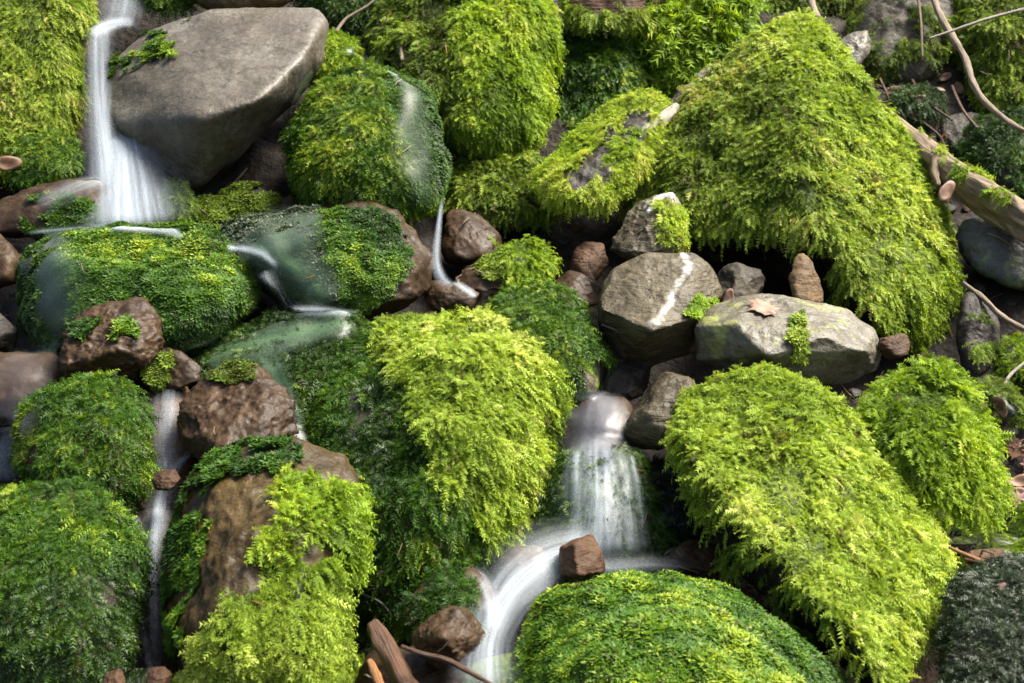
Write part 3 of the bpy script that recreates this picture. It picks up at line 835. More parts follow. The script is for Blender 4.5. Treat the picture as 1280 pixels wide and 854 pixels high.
stone('mossy_boulder', 'big mossy boulder in the lower left corner', 'boulder',
      [(-70, 640), (0, 612), (70, 598), (130, 614), (166, 652), (180, 710), (172, 790), (150, 846), (60, 870), (-70, 870)], 'dark', MB, d=-0.42, k=22, sub=6,
      moss=[dict(kind='sprig', c='green', bias=0.08, jag=16, poly=[(-100, 560), (200, 560), (200, 720), (60, 720), (-100, 770)]),
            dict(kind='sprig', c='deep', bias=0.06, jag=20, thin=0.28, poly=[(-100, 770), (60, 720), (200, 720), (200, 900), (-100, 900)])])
stone('wet_stone', 'blocky brown stone standing in the water above the streaked brown boulder', 'stone',
      [(218, 548), (222, 506), (244, 472), (276, 456), (318, 458), (346, 488), (364, 520), (374, 556), (330, 580), (250, 582)], 'plum', WS, d=-0.42, k=6, sub=6, b=0.14,
      chips=6, crease=1.4, front=[(240, 492, 0.07), (300, 488, 0.1), (350, 520, 0.07), (260, 560, 0.14), (330, 560, 0.12)],
      moss=[dict(kind='fine', c='olive', jag=7, bias=-0.2, poly=[(255, 458), (290, 452), (318, 458), (312, 478), (270, 478)])])
stone('mossy_boulder', 'large brown wet boulder streaked with moss, a yellow moss skirt at its foot', 'boulder',
      [(192, 760), (200, 690), (222, 620), (252, 570), (300, 546), (372, 546), (432, 562), (458, 596), (446, 680), (432, 780), (425, 880), (235, 885), (198, 820)], 'brown', MB, d=-0.48, k=12, sub=6, b=0.26,
      moss=[dict(kind='fine', c='green', thin=0.46, bias=0.0, poly=[(185, 800), (195, 680), (225, 590), (275, 545), (300, 560), (262, 620), (250, 720), (215, 830)]),
            dict(kind='fine', c='green', thin=0.54, thin_scale=24, bias=-0.1, poly=[(270, 540), (370, 540), (370, 590), (290, 600)]),
            dict(kind='fern', c='lime', thin=0.40, thin_scale=16, bias=0.15, jag=16, poly=[(356, 612), (366, 590), (440, 610), (436, 716), (345, 715), (322, 694), (352, 650)]),
            dict(kind='sprig', c='yellow', bias=0.1, jag=20, poly=[(332, 735), (352, 712), (420, 710), (425, 900), (225, 900), (240, 830), (285, 745)])])
stone('wet_stone', 'brown underwater slab behind the veil of water', 'stone',
      [(172, 480), (200, 468), (240, 476), (252, 560), (238, 640), (190, 680), (170, 600)], 'rust', WS, d=-0.2, k=14)
stone('wet_stone', 'small orange stone at the top of the left cascade', 'stone',
      [(190, 600), (198, 588), (218, 586), (226, 598), (214, 612), (196, 613)], 'rust', WS, d=-0.42, k=5)
stone('wet_stone', 'dark upright slab behind the thin left cascade', 'stone',
      [(150, 650), (185, 630), (222, 640), (222, 860), (160, 870)], 'dark', WS, d=-0.14, k=10)

# ---- right side
stone('mossy_boulder', 'long leaning boulder under thick bright yellow-green moss at the right front', 'boulder',
      [(832, 545), (846, 492), (896, 456), (960, 449), (1018, 470), (1058, 526), (1110, 590), (1166, 648), (1196, 706), (1188, 780), (1150, 850), (1090, 900), (1046, 840), (982, 768), (908, 712), (870, 660)], 'dark', MB,
      d=-0.3, k=9, sub=6, tilt=0.6, b=0.34, lump=0.02, crease=0.4,
      front=[(850, 555, 0.16), (905, 630, 0.28), (985, 712, 0.34), (1056, 795, 0.34), (1100, 855, 0.30), (940, 500, 0.10), (1010, 570, 0.22), (1130, 720, 0.20)],
      moss=[dict(kind='fern', c='yellow', hang=0.9, bias=0.06, jag=10, up=-0.12)])
stone('mossy_boulder', 'green feather-moss boulder at the right, behind the long leaning one', 'boulder',
      [(1068, 520), (1086, 476), (1140, 450), (1196, 448), (1232, 490), (1252, 548), (1264, 612), (1252, 655), (1205, 664), (1150, 630), (1100, 575)], 'dark', MB, d=-0.32, k=20, sub=6,
      moss=[dict(kind='fern', c='lime', hang=1.0, bias=0.0)])
stone('wet_stone', 'dark wet boulder with blackish moss in the lower right corner', 'boulder',
      [(1172, 880), (1180, 790), (1200, 725), (1240, 704), (1340, 700), (1380, 780), (1380, 920), (1180, 920)], 'dark', WS, d=-0.4, k=18, sub=6,
      moss=[dict(kind='sprig', c='wet', bias=0.15, thin=0.2)])
stone('mossy_stone', 'mossy stone cut by the right edge above the wet corner boulder', 'stone',
      [(1266, 700), (1272, 640), (1330, 600), (1380, 700), (1330, 760), (1275, 745)], 'dark', MB, d=-0.44, moss=[dict(kind='fern', c='lime')])
stone('mossy_stone', 'long low grey stone with thin moss behind the feather-moss boulder', 'stone',
      [(1212, 488), (1222, 472), (1250, 482), (1276, 512), (1272, 524), (1244, 520)], 'bluegrey', MB, d=-0.26, k=6, moss=[dict(kind='sprig', c='olive', thin=0.45)])
stone('grey_stone', 'dark upright stone at the right foot of the pyramid boulder', 'stone',
      [(1194, 420), (1200, 372), (1222, 360), (1246, 392), (1250, 450), (1232, 474), (1204, 465)], 'dark', BS, d=-0.06, k=5,
      moss=[dict(kind='sprig', c='olive', thin=0.55, poly=[(1210, 400), (1250, 380), (1250, 440), (1215, 450)])])
stone('grey_stone', 'blue-grey boulder under the log at the right edge', 'stone',
      [(1196, 300), (1208, 276), (1250, 266), (1300, 280), (1360, 310), (1350, 360), (1270, 364), (1215, 345)], 'bluegrey', BS, d=0.02, k=6)
stone('grey_stone', 'small grey stone half under the log near the pink leaf', 'stone',
      [(1148, 232), (1158, 220), (1172, 226), (1176, 242), (1160, 250)], 'bluegrey', BS, d=0.0, k=4)
stone('mossy_boulder', 'bright green moss dome at the bottom centre, right of the stream', 'boulder',
      [(632, 880), (640, 810), (656, 768), (700, 738), (760, 720), (850, 718), (925, 738), (990, 780), (1040, 830), (1075, 890), (1060, 930), (640, 930)], 'dark', MB, d=-0.40, k=24, sub=6, b=0.28,
      moss=[dict(kind='fine', c='green', bias=0.16)])

# ---- lower stream
stone('mossy_stone', 'mossy ledge under the right waterfall', 'stone',
      [(676, 700), (682, 600), (700, 556), (740, 540), (792, 556), (816, 620), (838, 690), (780, 712), (710, 716)], 'plum', MB, d=-0.19, k=14, sub=6,
      moss=[dict(kind='sprig', c='deep', bias=0.05, excl=[[(670, 500), (800, 500), (790, 565), (690, 575)]])])
stone('wet_stone', 'brown slab under the pool above the right waterfall', 'stone',
      [(690, 575), (700, 530), (722, 500), (790, 494), (800, 540), (800, 580), (740, 596)], 'plum', WS, d=-0.17, k=14, b=0.05)
stone('dark_stone', 'blackish stone in the shade right of the right waterfall', 'stone',
      [(800, 640), (812, 590), (850, 580), (880, 640), (880, 700), (830, 705)], 'dark', WS, d=-0.1, k=5,
      moss=[dict(kind='sprig', c='wet', thin=0.4)])
stone('plum_stone', 'wet reddish stone slab in front of the shaded stone, by the bright moss dome', 'stone',
      [(820, 690), (850, 672), (905, 690), (915, 715), (870, 732), (830, 725)], 'plum', WS, d=-0.18, k=4)
stone('rust_stone', 'square-cut brown stone standing in the white water', 'stone',
      [(700, 684), (716, 676), (740, 668), (752, 690), (756, 714), (722, 722), (702, 722)], 'rust', WS, d=-0.36, k=1, b=0.07, lump=0.01, front=[(703, 720, .04), (703, 684, .05), (717, 679, .09), (722, 720, .09), (750, 692, .06), (752, 716, .05)])
stone('plum_stone', 'purple stone blurred under the white water, left of the square-cut one', 'stone',
      [(628, 706), (640, 688), (672, 682), (688, 700), (680, 724), (640, 728)], 'plum', WS, d=-0.2, k=6)
stone('mossy_stone', 'low mossy stone left of the lower white water', 'stone',
      [(505, 775), (524, 738), (562, 716), (598, 708), (618, 736), (618, 766), (580, 784), (530, 786)], 'plum', MB, d=-0.42, k=10,
      moss=[dict(kind='sprig', c='green', bias=-0.05, thin=0.25, excl=[[(588, 700), (640, 700), (640, 800), (595, 770)]])])
stone('wet_stone', 'shiny purple-brown stone beside the lower white water', 'stone',
      [(518, 782), (536, 762), (562, 756), (588, 766), (604, 790), (602, 812), (580, 834), (548, 830), (524, 810)], 'plum', WS, d=-0.52, k=1, b=0.08, crease=1.8, chips=4, sub=6,
      front=[(535, 772, .05), (572, 764, .06), (556, 796, .12), (594, 796, .06), (574, 826, .06), (528, 806, .05)])
stone('wet_stone', 'low brown stone under the sticks at the bottom edge', 'stone',
      [(440, 880), (450, 830), (490, 806), (535, 806), (570, 838), (580, 880)], 'plum', WS, d=-0.36, k=6)
stone('rust_stone', 'reddish wet pebble at the bottom edge by the left boulder', 'stone',
      [(128, 852), (134, 836), (150, 834), (158, 850), (150, 868), (132, 868)], 'rust', WS, d=-0.52, k=4)
stone('rust_stone', 'orange wet pebble at the bottom edge under the left cascade', 'stone',
      [(180, 850), (188, 834), (206, 832), (214, 846), (204, 862), (184, 864)], 'rust', WS, d=-0.46, k=4)
stone('rust_stone', 'orange flat stone in the brown puddle at the right', 'stone',
      [(1205, 700), (1215, 688), (1250, 686), (1266, 698), (1250, 710), (1212, 711)], 'rust', WS, d=-0.3, k=6)
stone('mossy_stone', 'flat mossy stone in the litter at the right edge under the root', 'stone',
      [(1240, 462), (1258, 432), (1300, 425), (1350, 450), (1340, 486), (1275, 488)], 'bluegrey', MB, d=0.0, k=6, moss=[dict(kind='sprig', c='lime', thin=0.42)])

rp = np.random.default_rng(31)
for x, y, r_, mt in [(128, 300, 10, 'plum'), (22, 366, 9, 'dark'), (206, 470, 9, 'plum'), (262, 300, 8, 'dark'), (352, 285, 9, 'plum'), (610, 290, 9, 'rust'), (705, 300, 10, 'dark'), (720, 285, 8, 'rust'), (700, 395, 9, 'plum'), (540, 395, 8, 'plum'), (606, 345, 8, 'plum'),
                     (640, 380, 7, 'plum'), (768, 372, 8, 'rust'), (772, 470, 10, 'dark'), (830, 575, 12, 'dark'), (856, 612, 11, 'plum'), (850, 655, 12, 'dark'), (882, 712, 10, 'plum'), (812, 716, 9, 'rust'), (1068, 492, 10, 'dark'), (1050, 500, 9, 'plum'), (1150, 444, 9, 'rust'), (1176, 452, 8, 'dark'), (1220, 478, 9, 'bluegrey'),
                     (1262, 540, 10, 'dark'), (1240, 660, 11, 'plum'), (1268, 668, 9, 'rust'), (1205, 676, 9, 'dark'), (430, 800, 10, 'plum'), (452, 852, 11, 'plum'), (536, 846, 9, 'rust'), (588, 850, 9, 'plum'), (100, 846, 9, 'plum'), (60, 852, 8, 'dark'), (218, 848, 9, 'plum'), (182, 636, 7, 'rust'), (1096, 180, 9, 'dark'), (1120, 120, 10, 'rust'), (1135, 170, 8, 'rust'), (1172, 120, 10, 'dark'),
                     (1185, 262, 10, 'dark'), (1210, 262, 8, 'rust'), (1225, 360, 9, 'dark'), (1262, 380, 10, 'dark'), (1270, 420, 9, 'rust'), (1195, 345, 8, 'dark')]:
    a0 = rp.uniform(0, 6.28); ol = [(x + r_ * 1.25 * math.cos(a0 + t) * rp.uniform(.75, 1.1), y + r_ * 0.9 * math.sin(a0 + t) * rp.uniform(.75, 1.1)) for t in np.linspace(0, 2 * math.pi, 8)[:-1]]
    stone('pebble', 'small broken stone wedged in a gap between the larger stones', 'stone', ol, mt, 'small stones wedged in the gaps', d=0.10 + rp.uniform(-.05, .05), k=2, sub=3, b=r_ * 0.0022)
print('SPRIGS', N_SPRIGS, 'STONES', len(STONES))

# ------------------------------------------------------------------ what lies on the stones: ray helpers
def make_bvh(skip=()):
    vs, fs, off = [], [], 0
    for st in STONES:
        if any(w in st['label'] for w in skip): continue
        vs.append(st['V']); fs.append(st['F'] + off); off += len(st['V'])
    gv, gf = GROUND
    tri = np.concatenate([gf[:, :3], gf[:, [0, 2, 3]]]) + off
    vs.append(gv); fs.append(tri)
    return BVHTree.FromPolygons(np.concatenate(vs).tolist(), np.concatenate(fs).tolist())


BVH = make_bvh()
BVH_WATER = make_bvh(('square-cut', 'purple stone blurred', 'orange stone', 'water bead', 'tussock', 'leafy green clump', 'purple-brown angular', 'blocky brown', 'broad', 'narrow brown', 'blackish stone', 'wet reddish stone slab'))


def hit(px, py, bvh=None):
    r = at(float(px), float(py), 1.0) - CAMV
    loc, nrm, i, dist = (bvh or BVH).ray_cast(Vector(CAMV), Vector(r))
    if loc is None:
        return float(D(py)) + 0.3, Vector((0, -1, 0))
    return float((np.array(loc) - CAMV) @ FWD), nrm


def catmull(P, n):
    P = np.array(P, float)
    P = np.concatenate([[2 * P[0] - P[1]], P, [2 * P[-1] - P[-2]]])
    out = []
    m = len(P) - 3
    for t in np.linspace(0, m - 1e-6, n):
        i = int(t); f = t - i
        a, b, c, d = P[i:i + 4]
        out.append(0.5 * (2 * b + (c - a) * f + (2 * a - 5 * b + 4 * c - d) * f ** 2 + (3 * b - a - 3 * c + d) * f ** 3))
    return np.array(out)


# ------------------------------------------------------------------ water
def water_mat(name, milk, gloss, streak, tint=(0.80, 0.86, 0.90)):
    m, nt, out = new_mat(name)
    L = nt.links.new
    uv = N(nt, 'ShaderNodeUVMap', uv_map='UVMap')
    mp = N(nt, 'ShaderNodeMapping'); mp.inputs['Scale'].default_value = (46, 2.6, 1); L(uv.outputs[0], mp.inputs[0])
    n1 = N(nt, 'ShaderNodeTexNoise', i_Scale=1.0, i_Detail=3.0, i_Roughness=0.55, i_Distortion=0.25); L(mp.outputs[0], n1.inputs['Vector'])
    r = ramp(nt, [(0.36, 1.0 - streak), (0.66, 1.0)]); L(n1.outputs[0], r.inputs[0])
    at_ = N(nt, 'ShaderNodeAttribute', attribute_name='milk')
    a = math_n(nt, 'MULTIPLY', math_n(nt, 'MULTIPLY', at_.outputs['Fac'], r.outputs[0]), milk, True)
    dif = N(nt, 'ShaderNodeBsdfDiffuse'); dif.inputs[0].default_value = (*tint, 1)
    trl = N(nt, 'ShaderNodeBsdfTranslucent'); trl.inputs[0].default_value = (*tint, 1)
    w = N(nt, 'ShaderNodeMixShader'); w.inputs[0].default_value = 0.45
    L(dif.outputs[0], w.inputs[1]); L(trl.outputs[0], w.inputs[2])
    tr = N(nt, 'ShaderNodeBsdfTransparent')
    mx = N(nt, 'ShaderNodeMixShader'); L(a, mx.inputs[0]); L(tr.outputs[0], mx.inputs[1]); L(w.outputs[0], mx.inputs[2])
    if gloss:
        gl = N(nt, 'ShaderNodeBsdfGlossy', i_Roughness=0.38)
        bp = N(nt, 'ShaderNodeBump', i_Strength=0.08, i_Distance=0.01); L(n1.outputs[0], bp.inputs['Height']); L(bp.outputs[0], gl.inputs['Normal'])
        fr = N(nt, 'ShaderNodeFresnel', i_IOR=1.33); L(bp.outputs[0], fr.inputs['Normal'])
        edge = math_n(nt, 'MULTIPLY', at_.outputs['Fac'], 2.0, True)
        g = math_n(nt, 'MULTIPLY', math_n(nt, 'MULTIPLY', fr.outputs[0], gloss), edge, True)
        mg = N(nt, 'ShaderNodeMixShader'); L(g, mg.inputs[0]); L(mx.outputs[0], mg.inputs[1]); L(gl.outputs[0], mg.inputs[2])
        L(mg.outputs[0], out.inputs[0])
    else:
        L(mx.outputs[0], out.inputs[0])
    return m


W_FALL = water_mat('falling_water', 0.46, 0.25, 0.85, (0.62, 0.69, 0.75))
W_FILM = water_mat('sliding_water', 0.55, 1.3, 0.5, (0.11, 0.21, 0.09))
W_BROWN = water_mat('sliding_brown_water', 0.28, 1.5, 0.45, (0.16, 0.12, 0.10))
W_PALE = water_mat('pool_water', 0.34, 0.8, 0.35, (0.30, 0.32, 0.38))


def flow(nodes, mat=None, layers=2, lift=0.014, gap=0.012, nt_=15, smooth=5, soft=1.0, seed=0, wob=0.10):
    """draped ribbon of water; nodes (x, y, half width, strength[, distance offset])"""
    nodes = [tuple(n) + (None,) * (5 - len(n)) for n in nodes]
    explicit = nodes[0][4] is not None
    P = catmull([[n[0], n[1], n[2], n[3], n[4] or 0] for n in nodes], max(24, 9 * len(nodes)))
    ns = len(P)
    tan = np.gradient(P[:, :2], axis=0); tan /= np.linalg.norm(tan, axis=1, keepdims=True) + 1e-9
    per = np.stack([-tan[:, 1], tan[:, 0]], 1)
    U = np.linspace(-1, 1, nt_)
    X = P[:, None, 0] + per[:, None, 0] * U * P[:, None, 2]
    Y = P[:, None, 1] + per[:, None, 1] * U * P[:, None, 2]
    if explicit:
        Z = D(Y) + P[:, None, 4]
    else:
        Z = np.array([[hit(X[i, j], Y[i, j], BVH_WATER)[0] for j in range(nt_)] for i in range(ns)])
        raw = Z.copy()
        for it in range(smooth):
            Zp = np.pad(Z, 1, mode='edge')
            Z = (Zp[:-2, 1:-1] + Zp[2:, 1:-1] + Zp[1:-1, :-2] + Zp[1:-1, 2:] + 2 * Z) / 6
            Z = np.minimum(Z, raw + 0.01)
        for it in range(2):
            Zp = np.pad(Z, 1, mode='edge')
            Z = (Zp[:-2, 1:-1] + Zp[2:, 1:-1] + Zp[1:-1, :-2] + Zp[1:-1, 2:] + 2 * Z) / 6
    seglen = np.concatenate([[0], np.cumsum(np.hypot(*np.diff(P[:, :2], axis=0).T) * K * 4)])
    AV, AF, AM, AU = [], [], [], []
    off = 0
    rr = np.random.default_rng(seed + 5)
    for l in range(layers):
        wm = (0.75, 1.05, 1.5, 1.25)[l % 4] if layers > 1 else 1.0
        X = P[:, None, 0] + per[:, None, 0] * U * P[:, None, 2] * wm
        Y = P[:, None, 1] + per[:, None, 1] * U * P[:, None, 2] * wm
        V = at(X, Y, Z - lift - gap * (layers - 1 - l)).reshape(-1, 3)
        V = V + (0.006 * noise(V, 12, seed + l, 2))[:, None] * -FWD
        prof = (1 - np.abs(U) ** (1.7 * soft)) ** 1.6 * (1.0, 0.8, 0.42, 0.6)[l % 4]
        prof = prof[None, :] * (1 + wob * 4 * (noise(np.stack([np.tile(U * 2.2, ns), np.repeat(seglen * 1.5, nt_), np.full(ns * nt_, seed + 9 * l)], 1), 1, seed).reshape(ns, nt_)) * 0.5)
        ends = np.clip(np.minimum(np.arange(ns), np.arange(ns)[::-1]) / (ns * 0.10), 0, 1)
        M = np.clip(prof * P[:, None, 3] * ends[:, None], 0, 1)
        i = np.arange(ns * nt_).reshape(ns, nt_)
        F = np.stack([i[:-1, :-1], i[:-1, 1:], i[1:, 1:], i[1:, :-1]], -1).reshape(-1, 4) + off
        uu = (U[None, :] * P[:, None, 2].mean() * K * 4 + rr.uniform(0, 9)); vv = np.repeat(seglen[:, None], nt_, 1) + rr.uniform(0, 9)
        AV.append(V); AF.append(F); AM.append(M.ravel()); AU.append(np.stack([np.broadcast_to(uu, (ns, nt_)).ravel(), vv.ravel()], 1))
        off += ns * nt_
    return dict(V=np.concatenate(AV), F=np.concatenate(AF), M=np.concatenate(AM), U=np.concatenate(AU))


def waterfall(name, label, cat, parts, mat=None, kind=None, **kw):
    Fl = [flow(p, seed=i * 7 + len(bpy.data.objects), **kw) for i, p in enumerate(parts)]
    off = 0; V, F, M, U = [], [], [], []
    for f in Fl:
        V.append(f['V']); F.append(f['F'] + off); M.append(f['M']); U.append(f['U']); off += len(f['V'])
    V = np.concatenate(V)
    base = np.array([V[:, 0].mean(), V[:, 1].mean(), V[:, 2].min()])
    o = mesh_obj(name, V, np.concatenate(F), mat or W_FALL, None, loc=base, attrs={'milk': np.concatenate(M)}, uv=np.concatenate(U))
    if kind: tag(o, kind=kind)
    else: tag(o, label, cat, 'waterfalls of the stream')
    return o


waterfall('waterfall', 'tall white upper fall in the left corner, beside and under the flat grey boulder', 'waterfall', [
    [(156, -40, 24, .6, .04), (156, -10, 24, .6, .02), (152, 14, 26, .6, -.01), (146, 32, 24, .3, -.03)],
    [(168, 26, 7, .4, -.05), (145, 29, 9, .9, -.07), (126, 36, 10, .95, -.10), (116, 46, 8, .5, -.12)],
    [(128, 30, 12, .5, -.08), (124, 46, 15, .9, -.12), (123, 90, 15, .85, -.15), (126, 150, 17, .9, -.17), (132, 200, 20, 1., -.2), (138, 262, 26, .8, -.26), (140, 285, 26, .4, -.27)],
    [(158, 160, 30, .8, -.10), (160, 180, 36, .95, -.16), (165, 215, 44, .9, -.21), (169, 250, 50, 1.0, -.25), (174, 285, 56, .9, -.29)],
    [(150, 168, 16, .7, -.14), (152, 190, 20, .9, -.18), (152, 230, 24, .9, -.24), (152, 282, 30, .9, -.29)],
], layers=3, soft=1.2)
waterfall('waterfall', 'white skirt of water wrapping the mossy stone left of the upper fall', 'waterfall', [
    [(138, 222, 14, .9), (112, 228, 14, .8), (80, 242, 16, .5), (45, 258, 16, .25)],
    [(34, 291, 4, .6), (90, 285, 5, .7), (150, 283, 8, .95), (205, 285, 10, 1.), (230, 297, 6, .7)],
], layers=2, lift=0.045)
waterfall('waterfall', 'small white fall pouring between the wide wet mossy boulder and the washed one', 'waterfall', [
    [(282, 309, 5, .5), (306, 311, 6, .9), (330, 318, 7, .8), (348, 336, 7, .3)],
    [(330, 338, 10, .7), (339, 358, 13, 1.), (346, 380, 17, 1.0), (352, 396, 20, 1.)],
    [(322, 392, 6, .7), (350, 389, 9, 1.), (395, 388, 8, 1.), (448, 392, 5, .8)],
], layers=3, lift=0.05)
waterfall('waterfall', 'thin bright trickle dropping from the round boulder', 'waterfall', [
    [(553, 246, 2.5, .8, -.27), (548, 285, 5, .95, -.26), (545, 325, 7, 1., -.26), (552, 348, 9, .8, -.28), (566, 358, 7, .4, -.29)],
    [(566, 352, 6, .3), (582, 362, 7, .7), (596, 372, 5, .4)],
], layers=2, lift=0.03)
waterfall('waterfall', 'sheer ribbon falling past the orange stone into the dark cleft at the left', 'waterfall', [
    [(212, 476, 22, .6), (208, 520, 26, .7), (206, 560, 22, .65), (208, 590, 20, .7), (199, 635, 20, .85), (193, 690, 13, .9), (193, 760, 12, .75), (196, 840, 11, .5)],
    [(246, 560, 6, .4), (226, 578, 8, .8), (208, 600, 10, .85), (196, 640, 9, .7), (190, 680, 6, .4)],
    [(160, 645, 6, .5), (174, 656, 8, .8), (180, 690, 7, .4)],
    [(163, 722, 4, .9), (171, 760, 6, .9), (180, 800, 7, .7), (188, 842, 8, .5)],
], layers=2, lift=0.02)
waterfall('waterfall', 'white water spilling off the left edge beside the bright mossy boulder', 'waterfall', [
    [(30, 505, 12, .35), (14, 535, 14, .6), (6, 570, 20, .8), (4, 602, 22, .9)],
], layers=2, lift=0.02)
waterfall('waterfall', 'combed right waterfall spilling below the angular quartz stone', 'waterfall', [
    [(746, 545, 30, .25), (746, 570, 38, .55), (747, 610, 54, .6), (746, 650, 66, .65), (742, 704, 76, .85)],
    [(722, 560, 12, .3), (718, 580, 14, .8), (714, 640, 20, .7), (706, 690, 24, .6)],
    [(756, 560, 10, .3), (758, 580, 12, .8), (762, 640, 16, .6), (764, 690, 20, .5)],
    [(788, 566, 5, .3), (796, 600, 7, .8), (803, 650, 9, .5), (806, 690, 12, .3)],
    [(776, 560, 8, .3), (782, 600, 10, .6), (788, 650, 14, .5), (792, 695, 18, .4)],
], layers=2, lift=0.036)
waterfall('waterfall', 'foaming white chute running down to the bottom centre from the right waterfall', 'waterfall', [
    [(752, 690, 26, .4, -.25), (712, 690, 34, .7, -.28), (676, 706, 40, .85, -.31), (646, 730, 38, .85, -.36), (624, 762, 32, .85, -.42), (610, 798, 30, .8, -.48), (606, 836, 34, .8, -.52), (610, 876, 38, .4, -.55)],
    [(583, 712, 5, .5, -.40), (602, 722, 9, .8, -.42), (614, 750, 12, .8, -.45), (618, 790, 14, .6, -.5)],
    [(860, 708, 8, .1, -.27), (820, 704, 12, .2, -.28), (760, 708, 14, .35, -.30), (710, 706, 14, .5, -.31)],
], layers=3, lift=0.03, soft=1.1)
# clear water sliding over stones
FILMS = [
    [[(432, 60, 5, .3), (448, 70, 8, .8), (480, 80, 10, .8), (510, 104, 18, .2), (526, 165, 42, .14), (532, 220, 44, .12), (545, 262, 18, .2)], [(392, 88, 4, .8), (378, 106, 5, .8), (366, 132, 5, .4)]],
    [[(60, 280, 26, .5), (62, 330, 50, .5), (66, 380, 58, .4), (70, 446, 58, .3)]],
    [[(300, 300, 26, .5), (345, 320, 34, .8), (385, 350, 40, .9), (405, 384, 40, .7)], [(400, 268, 30, .4), (360, 292, 40, .7), (330, 312, 30, .5)]],
    [[(455, 402, 14, .7), (390, 412, 26, 1.), (320, 430, 34, 1.), (255, 446, 30, 1.), (222, 456, 18, .6)], [(330, 440, 26, .6), (345, 470, 22, .8), (362, 510, 18, .8), (376, 556, 11, .9)], [(250, 448, 14, .8), (235, 458, 12, .9), (215, 474, 16, .8)]],
    [[(20, 440, 50, .2), (22, 470, 56, .4), (20, 510, 46, .55), (10, 545, 30, .6)]],
    [[(756, 488, 36, .8), (748, 520, 48, .9), (744, 556, 50, .8), (742, 600, 48, .3)]],
]
for i_, f in enumerate(FILMS):
    waterfall('water', None, None, f, W_BROWN if i_ == 4 else W_PALE if i_ == 5 else W_FILM, kind='structure', layers=2, lift=0.036, gap=0.006)


def pool(poly, ref, dref):
    z0 = at(float(ref[0]), float(ref[1]), float(D(ref[1])) + dref)[2]
    pts = []
    for px, py in catmull(poly + poly[:1], 40)[:-1]:
        r = at(float(px), float(py), 1.0) - CAMV
        pts.append(CAMV + r * ((z0 - CAMV[2]) / r[2]))
    V = np.array(pts); c = V.mean(0)
    V = np.concatenate([V, [c]]); n = len(V) - 1
    F = np.array([(i, (i + 1) % n, n) for i in range(n)], np.int32)
    o = mesh_obj('water', V, F, POOL, None, loc=c, smooth=False)
    tag(o, kind='structure')


POOL, nt, out = new_mat('still_water')
tr = N(nt, 'ShaderNodeBsdfTransparent'); tr.inputs[0].default_value = (0.62, 0.50, 0.40, 1)
gl = N(nt, 'ShaderNodeBsdfGlossy', i_Roughness=0.08)
fr = N(nt, 'ShaderNodeFresnel', i_IOR=1.33)
tcn = N(nt, 'ShaderNodeTexCoord'); nz = N(nt, 'ShaderNodeTexNoise', i_Scale=14.0, i_Detail=2.0); nt.links.new(tcn.outputs['Object'], nz.inputs['Vector'])
bp = N(nt, 'ShaderNodeBump', i_Strength=0.2, i_Distance=0.01); nt.links.new(nz.outputs[0], bp.inputs['Height'])
nt.links.new(bp.outputs[0], gl.inputs['Normal']); nt.links.new(bp.outputs[0], fr.inputs['Normal'])
mx = N(nt, 'ShaderNodeMixShader'); nt.links.new(fr.outputs[0], mx.inputs[0]); nt.links.new(tr.outputs[0], mx.inputs[1]); nt.links.new(gl.outputs[0], mx.inputs[2])
nt.links.new(mx.outputs[0], out.inputs[0])
pool([(400, 835), (480, 806), (560, 830), (660, 815), (700, 860), (560, 900), (400, 900)], (520, 845), -0.25)
pool([(1180, 690), (1200, 655), (1290, 640), (1340, 690), (1280, 716), (1200, 712)], (1240, 700), -0.22)
pool([(-40, 870), (40, 844), (200, 836), (235, 860), (200, 900), (-40, 900)], (120, 850), -0.36)

# ------------------------------------------------------------------ wood
def wood_mat(name, dark, light, rough=0.7, moss=0.0):
    m, nt, out = new_mat(name)
    L = nt.links.new
    uv = N(nt, 'ShaderNodeUVMap', uv_map='UVMap')
    mp = N(nt, 'ShaderNodeMapping'); mp.inputs['Scale'].default_value = (9, 5, 1); L(uv.outputs[0], mp.inputs[0])
    n1 = N(nt, 'ShaderNodeTexNoise', i_Scale=2.0, i_Detail=6.0, i_Roughness=0.65, i_Distortion=0.5); L(mp.outputs[0], n1.inputs['Vector'])
    r = ramp(nt, [(0.32, dark), (0.55, tuple(0.5 * (a + b) for a, b in zip(dark, light))), (0.72, light)]); L(n1.outputs[0], r.inputs[0])
    p = N(nt, 'ShaderNodeBsdfPrincipled', i_Roughness=rough); p.inputs['Specular IOR Level'].default_value = 0.25
    L(r.outputs[0], p.inputs['Base Color'])
    b = N(nt, 'ShaderNodeBump', i_Strength=0.7, i_Distance=0.01); L(n1.outputs[0], b.inputs['Height']); L(b.outputs[0], p.inputs['Normal'])
    L(p.outputs[0], out.inputs[0])
    return m


BARK = wood_mat('wood_bark', (0.060, 0.040, 0.022), (0.25, 0.185, 0.115))
DRY = wood_mat('wood_dry', (0.10, 0.072, 0.045), (0.29, 0.225, 0.16))
SILVER = wood_mat('wood_silver', (0.16, 0.135, 0.10), (0.36, 0.33, 0.28))
WETWOOD = wood_mat('wood_wet', (0.035, 0.018, 0.010), (0.13, 0.07, 0.04), rough=0.35)
ORANGE = wood_mat('wood_orange', (0.13, 0.05, 0.015), (0.36, 0.17, 0.06), rough=0.45)


